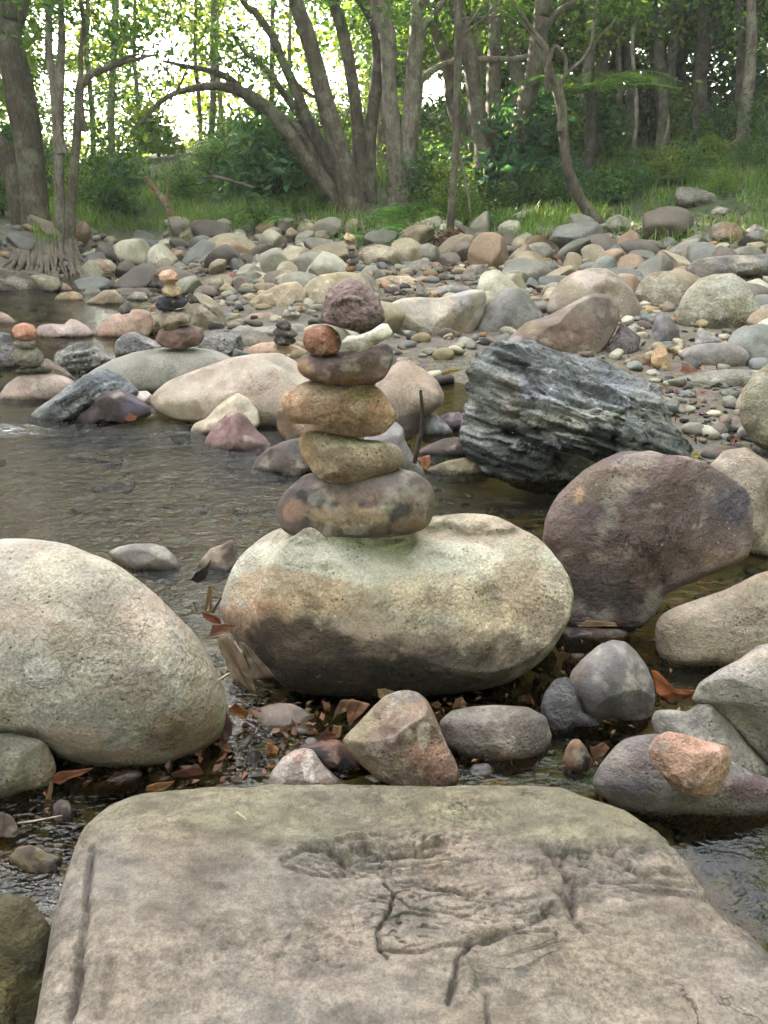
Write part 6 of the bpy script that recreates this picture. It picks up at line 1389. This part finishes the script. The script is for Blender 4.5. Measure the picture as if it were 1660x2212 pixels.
# ------------------------------------------------------------------ dead leaves, twigs and litter
def dead_leaf(label, reg, pts, Y, col, curl=.35, seed=0, name='dead_leaf', lift=0.0, col2=None):
    """outline traced round the leaf, cupped along its midrib"""
    rng = NPR(seed + 5); poly = px(reg, pts); c = poly.mean(0); W = np.array([at(a, b, Y) for a, b in poly])
    n = 40; idx = np.linspace(0, len(W), n, endpoint=False); i = idx.astype(int); f = (idx - i)[:, None]
    E = W[i] * (1 - f) + W[(i + 1) % len(W)] * f
    cen = at(c[0], c[1], Y); size = np.linalg.norm(E - cen, axis=1).mean()
    V = [cen[None]]; 
    for r in (.3, .6, .85, 1.0): V.append(cen + (E - cen) * r)
    V = np.concatenate(V); V = V - cen
    axis_ = np.linalg.svd(E - E.mean(0))[2][1]
    u = V @ axis_ / size
    V = V + np.array([0, -.75, .65])[None] * (curl * size * (u ** 2 - .3) + .25 * size * fbm(V / size * 1.6 + seed, 3, seed))[:, None] + np.array([0, 0, lift])
    F = []
    for j in range(n): F.append((0, 1 + j, 1 + (j + 1) % n, 1 + (j + 1) % n))
    tri = np.array([(0, 1 + j, 1 + (j + 1) % n) for j in range(n)] + [t for k in range(3) for j in range(n) for t in
          ((1 + k * n + j, 1 + (k + 1) * n + j, 1 + (k + 1) * n + (j + 1) % n), (1 + k * n + j, 1 + (k + 1) * n + (j + 1) % n, 1 + k * n + (j + 1) % n))])
    cl = (lin(col) * .68 + lin(col).mean() * .2)[None] * (1 + .5 * fbm(V / size * 3 + seed, 4, seed + 1))[:, None]
    mid = np.exp(-(u / .07) ** 2)[:, None]; cl = cl * (1 - .4 * mid) * (1 - .18 * (np.sin(u * 26 + 3 * fbm(V / size, 2, seed)) > .5)[:, None])
    o = link(name, mesh_np(name, V, tri, np.clip(cl, .005, .8)), DEAD, None, tuple(cen))
    sm = o.modifiers.new('thickness', 'SOLIDIFY'); sm.thickness = .0006
    tag(o, label, 'leaf', 'dead leaves')
DL = dead_leaf
DL('large mauve brown dead leaf hanging between the left boulder and the cairn boulder', 'B4', [(1180, -10), (1200, 60), (1232, 120), (1260, 190), (1300, 230), (1350, 262), (1400, 295), (1385, 240), (1365, 170), (1330, 90), (1280, 20), (1230, -40)], 1.19, (150, 122, 108), .6, 1)
DL('second mauve brown leaf blade spreading right beside the large hanging one', 'B4', [(1300, 10), (1330, 60), (1365, 150), (1378, 220), (1430, 210), (1500, 200), (1470, 160), (1420, 110), (1380, 60), (1330, 10)], 1.2, (146, 116, 104), .55, 2)
DL('pointed brown leaf end just above the large hanging leaf', 'B1', [(1140, 1290), (1160, 1230), (1220, 1220), (1300, 1225), (1260, 1250), (1200, 1285)], 1.24, (140, 96, 82), .4, 3)
DL('rust red crumpled leaf caught at the foot of the two stalks', 'B1', [(1100, 1150), (1130, 1160), (1200, 1190), (1210, 1225), (1150, 1215), (1110, 1185)], 1.26, (130, 66, 48), .6, 4)
DL('orange crumpled leaf beside the flat topped taupe stone', 'B4', [(1250, 370), (1290, 345), (1330, 372), (1362, 395), (1340, 435), (1290, 415), (1255, 405)], 1.17, (178, 108, 58), .7, 5)
DL('purple wet curled leaf left of the orange crumpled one', 'B4', [(1150, 385), (1190, 370), (1230, 385), (1275, 450), (1265, 520), (1220, 560), (1170, 540), (1150, 460)], 1.12, (112, 84, 84), .5, 6)
DL('small bright orange leaf standing in the mud', 'B4', [(1460, 560), (1490, 565), (1528, 600), (1500, 650), (1465, 670), (1450, 620)], 1.09, (190, 122, 62), .5, 7)
DL('curled salmon leaf left of the pyramid shaped stone', 'B5', [(675, 345), (700, 322), (750, 335), (800, 352), (760, 400), (710, 440), (685, 475), (672, 420)], 1.16, (186, 122, 90), .8, 8)
DL('brown cupped leaf behind the salmon one', 'B5', [(590, 445), (610, 380), (640, 325), (690, 325), (672, 390), (620, 405)], 1.17, (150, 108, 76), .8, 9)
DL('ochre curled scrap below the salmon leaf', 'B5', [(585, 520), (600, 465), (645, 470), (635, 530), (600, 540)], 1.1, (178, 122, 76), .7, 10)
DL('dark red brown leaf scrap behind the white peaked stone', 'B5', [(515, 545), (545, 500), (600, 510), (620, 530), (560, 550)], 1.08, (118, 64, 40), .6, 11)
DL('tan leaf peeping over the top of the pyramid shaped stone', 'B5', [(838, 270), (880, 265), (940, 283), (900, 300), (870, 330), (845, 310)], 1.2, (178, 140, 104), .5, 12)
DL('orange brown upright leaf under the cairn boulder at its right', 'B5', [(1245, 375), (1265, 325), (1300, 308), (1324, 345), (1322, 385), (1270, 398)], 1.22, (162, 108, 74), .6, 13)
DL('small brown leaf in the shadow left of the upright orange brown one', 'B5', [(1135, 345), (1160, 335), (1190, 350), (1175, 375), (1145, 365)], 1.22, (130, 88, 54), .6, 14)
DL('long rust orange curled leaf at the lower left, in front of the left boulder', 'B4', [(282, 742), (330, 718), (430, 708), (520, 695), (440, 740), (370, 760), (330, 790), (288, 775)], 1.0, (166, 84, 44), .5, 15)
DL('hanging tan end of the long rust orange leaf at the lower left', 'B4', [(272, 775), (290, 780), (282, 850), (270, 920), (275, 968), (235, 955), (245, 880)], .98, (176, 132, 84), .5, 16)
DL('pinkish crumpled leaf at the far left edge above the flat front boulder', 'B4', [(-60, 960), (0, 938), (60, 960), (110, 1030), (60, 1075), (0, 1095), (-70, 1060)], .9, (150, 122, 118), .5, 17)
DL('yellow leaf floating in the lower left corner', 'D', [(-30, 1990), (20, 1980), (72, 1990), (50, 2000), (0, 2015), (-40, 2010)], .70, (182, 152, 70), .2, 18)
DL('orange brown leaf sunk beside the flat front boulder', 'B4', [(800, 800), (850, 780), (960, 770), (900, 820), (840, 850), (800, 850)], 1.0, (168, 112, 44), .2, 19)
DL('dark red leaf in the mud left of the puddle', 'B4', [(930, 730), (1000, 705), (1090, 690), (1110, 735), (1020, 745), (950, 750)], 1.03, (120, 62, 48), .3, 20)
DL('bright orange leaf floating in the puddle right of the rounded stone', 'B6', [(985, 405), (1020, 408), (1060, 450), (1100, 490), (1150, 520), (1245, 520), (1200, 560), (1100, 600), (1060, 570), (1010, 540), (1000, 470)], 1.26, (196, 108, 44), .3, 21)
DL('curled tan leaf lying on the low dark slate stone', 'B6', [(590, 130), (620, 116), (700, 122), (790, 128), (795, 150), (700, 148), (640, 152), (560, 150)], 1.33, (170, 128, 92), .5, 22)
DL('brown leaf standing behind the tan and black wedge stone', 'B6', [(625, 850), (660, 845), (715, 818), (745, 850), (710, 900), (660, 920)], 1.03, (130, 92, 68), .6, 23)
DL('khaki withered leaf hanging against the lower right of the left boulder', 'B4', [(1010, 500), (1040, 490), (1065, 540), (1070, 600), (1055, 622), (1030, 570)], 1.1, (134, 120, 72), .4, 24)
DL('orange leaf by the dark pool right of the cairn', 'B2', [(920, 310), (955, 290), (985, 285), (990, 330), (970, 360), (945, 360), (940, 330)], 2.12, (186, 116, 84), .5, 25)
DL('yellow leaf floating behind the large smooth tan boulder', 'R4', [(1195, 885), (1230, 865), (1300, 855), (1310, 870), (1260, 885), (1210, 895)], 3.3, (206, 160, 66), .2, 26)
DL('pink red leaf below the flat oval grey stone', 'R5', [(1130, 1025), (1160, 985), (1200, 990), (1245, 1015), (1190, 1025)], 3.75, (176, 106, 96), .4, 27)
DL('small yellow leaf between the purple brown and the moss green boulders', 'B3', [(1200, 335), (1230, 308), (1262, 320), (1240, 345)], 2.3, (206, 186, 60), .4, 28)
DL('red brown leaf stuck on the edge of the wet dark purple rock', 'R3', [(735, 1150), (770, 1125), (815, 1140), (800, 1165), (760, 1168)], 2.85, (160, 96, 76), .4, 29)
DL('dark pointed leaf standing on the low stone in the water', 'B1', [(1045, 980), (1070, 945), (1130, 905), (1155, 865), (1140, 920), (1130, 975), (1080, 1000)], 1.52, (58, 44, 42), .3, 30)
DL('pale pink leaf at the right, below the big pale grey green boulder', 'R5', [(1550, 895), (1580, 890), (1640, 925), (1620, 945), (1575, 930)], 4.2, (190, 150, 130), .5, 31)
DL('orange leaf at the foot of the crooked slim tree', 'A2', [(915, 1080), (930, 1072), (940, 1085), (925, 1095)], 10.4, (206, 120, 60), .4, 32)

def stick(label, reg, pts, Y, rp, col, name='twig'):
    q = px(reg, pts); Ys = np.interp(np.linspace(0, 1, len(q)), np.linspace(0, 1, len(np.atleast_1d(Y))), np.atleast_1d(Y)); W = np.array([at(a, b, y) for (a, b), y in zip(q, Ys)])
    rr = np.interp(np.linspace(0, 1, len(q)), np.linspace(0, 1, len(rp)), rp) / FPX * Ys[0]
    V, F = tube(W - W[0], rr, 6 * len(W), 7, .14, 3)
    g = NT('twig'); n = g.noise(g.n('ShaderNodeTexCoord').outputs['Object'], 60, 3); c = lin(col)
    g.l(g.ramp(n.outputs[0], [(.3, tuple(c * .5)), (.7, tuple(c * 1.3))]), g.b.inputs['Base Color']); g.b.inputs['Roughness'].default_value = .8
    tag(link(name, mesh_np(name, V, F), g.m, None, tuple(W[0])), label, 'twig', 'twigs')
stick('upright dark twig standing in the stones right of the tallest cairn', 'D', [(896, 1000), (903, 965), (912, 925), (912, 880), (909, 843)], 2.25, [6, 5.5, 5, 3.2], (56, 44, 40))
stick('pale straw across the gap beside the large hanging leaf', 'B4', [(1130, 262), (1190, 222), (1255, 180)], 1.14, [3, 3, 2.6], (206, 188, 150), 'straw')
stick('short pale straw lying on top of the flat front boulder', 'B4', [(1290, 937), (1315, 955), (1345, 980)], .66, [3, 3, 2], (206, 196, 160), 'straw')
stick('left one of the two brown stalks in the gap left of the cairn boulder', 'C4', [(340, 1210), (370, 1060), (395, 890)], 1.28, [4.4, 3.6, 3.4], (112, 86, 58), 'stalk')
stick('right one of the two brown stalks in the gap left of the cairn boulder', 'C4', [(420, 1240), (410, 1080), (400, 890)], 1.28, [4.4, 3.6, 3.4], (120, 90, 62), 'stalk')
stick('dark slanting stalk right of the two brown ones', 'C4', [(445, 1240), (490, 1150), (555, 1045)], 1.28, [3.4, 3, 2.4], (58, 44, 34), 'stalk')
stick('thin dark stem against the left boulder', 'B4', [(1050, 500), (1045, 440), (1040, 375)], 1.1, [2.5, 2, 1.5], (66, 48, 38), 'stalk')
stick('pale twig at the lower left above the flat front boulder', 'B4', [(100, 1000), (200, 985), (340, 958)], .92, [3, 3, 2], (150, 132, 112))
stick('thin straw slanting behind the upright yellow stone', 'R5', [(1130, 955), (1180, 975), (1240, 1010)], 3.8, [2, 2, 1.5], (150, 132, 104), 'straw')
stick('thin pale twig between the egg shaped boulder and the saddle shaped rock', 'R4', [(1300, 760), (1340, 710), (1385, 655)], 4.7, [1.6, 1.4, 1], (150, 140, 116))

def litter():
    rng = NPR(5); C = []
    A = Acc()
    pal = [tuple(lin(c) * .6 + lin(c).mean() * .15) for c in ((110, 74, 54), (140, 96, 66), (90, 62, 50), (160, 120, 90), (70, 50, 42), (150, 90, 60))]
    def put(x, y, z, size):
        V, F, c = leaves(np.stack([x, y, z], 1), size, rng, pal, -.1, .5); A.add(V, F, c)
    # mounds at the foot of the thin tree, litter on the far bed
    for (X, Yp, yd, sx, hz, n) in ((972, 540, 10.4, .28, .26, 900), (1060, 548, 10.3, .2, .1, 260), (1160, 560, 10.2, .35, .12, 500), (1120, 590, 9.0, .7, .03, 700), (1020, 606, 8.2, .4, .03, 300), (1240, 575, 9.6, .6, .04, 400)):
        p = at(X, Yp, yd); x = p[0] + rng.normal(size=n) * sx * .6; y = yd + rng.normal(size=n) * .3; r = np.exp(-((x - p[0]) / sx) ** 2 - ((y - yd) / .35) ** 2)
        put(x, y, ground(x, y) + rng.uniform(0, 1, n) * hz * r + .01, .07)
    n = 2200; y = rng.uniform(6, 13, n); x = rng.uniform(-.1, .6, n) * y; put(x, y, ground(x, y) + .012, .06)
    n = 260; y = rng.uniform(2.3, 4.4, n); x = rng.uniform(.25, .52, n) * y; put(x, y, ground(x, y) + .015, .035)
    n = 420; y = rng.uniform(.95, 1.5, n); x = rng.uniform(-.55, .6, n); put(x, y, np.maximum(ground(x, y), -.004) + .004, .016)
    n = 120; y = rng.uniform(1.02, 1.24, n); x = rng.uniform(-.36, -.1, n); put(x, y, np.maximum(ground(x, y), -.004) + .006, .024)
    tag(link('leaf_litter', A.mesh('leaf_litter', False), DEAD), 'brown dead leaf litter heaped at the tree feet and scattered over the bed', 'leaf litter', kind='stuff')
litter()

def unique_labels():
    D = {}
    for o in list(S.objects):
        if o.parent is None and 'label' in o and o.get('kind') is None: D.setdefault(o['label'], []).append(o)
    for lab, L in D.items():
        if len(L) < 2: continue
        L.sort(key=lambda o: project(np.array([o.location[:]]))[0][0]); n = len(L)
        w = ['left', 'right'] if n == 2 else ['leftmost', 'middle', 'rightmost'] if n == 3 else None
        for i, o in enumerate(L):
            o['label'] = lab + (', %s one' % w[i] if w else ', %s from left' % ['first', 'second', 'third', 'fourth', 'fifth', 'sixth', 'seventh', 'eighth', 'ninth', 'tenth'][min(i, 9)])
unique_labels()

def haze():
    x0, x1, y0, y1, z0, z1 = -560, 560, -360, 760, -1.6, 32
    V = [(x, y, z) for x in (x0, x1) for y in (y0, y1) for z in (z0, z1)]
    F = [(0, 1, 3, 2), (4, 6, 7, 5), (0, 4, 5, 1), (2, 3, 7, 6), (0, 2, 6, 4), (1, 5, 7, 3)]
    m = bpy.data.materials.new('haze'); m.use_nodes = True; t = m.node_tree; t.nodes.remove(t.nodes['Principled BSDF'])
    v = t.nodes.new('ShaderNodeVolumePrincipled'); v.inputs['Color'].default_value = (.98, .97, .88, 1); v.inputs['Density'].default_value = .0025
    t.links.new(v.outputs[0], t.nodes['Material Output'].inputs['Volume'])
    tag(link('haze', mesh_np('haze', V, F, None, False), m), 'thin sunlit haze in the forest air', 'haze', kind='stuff')
haze()
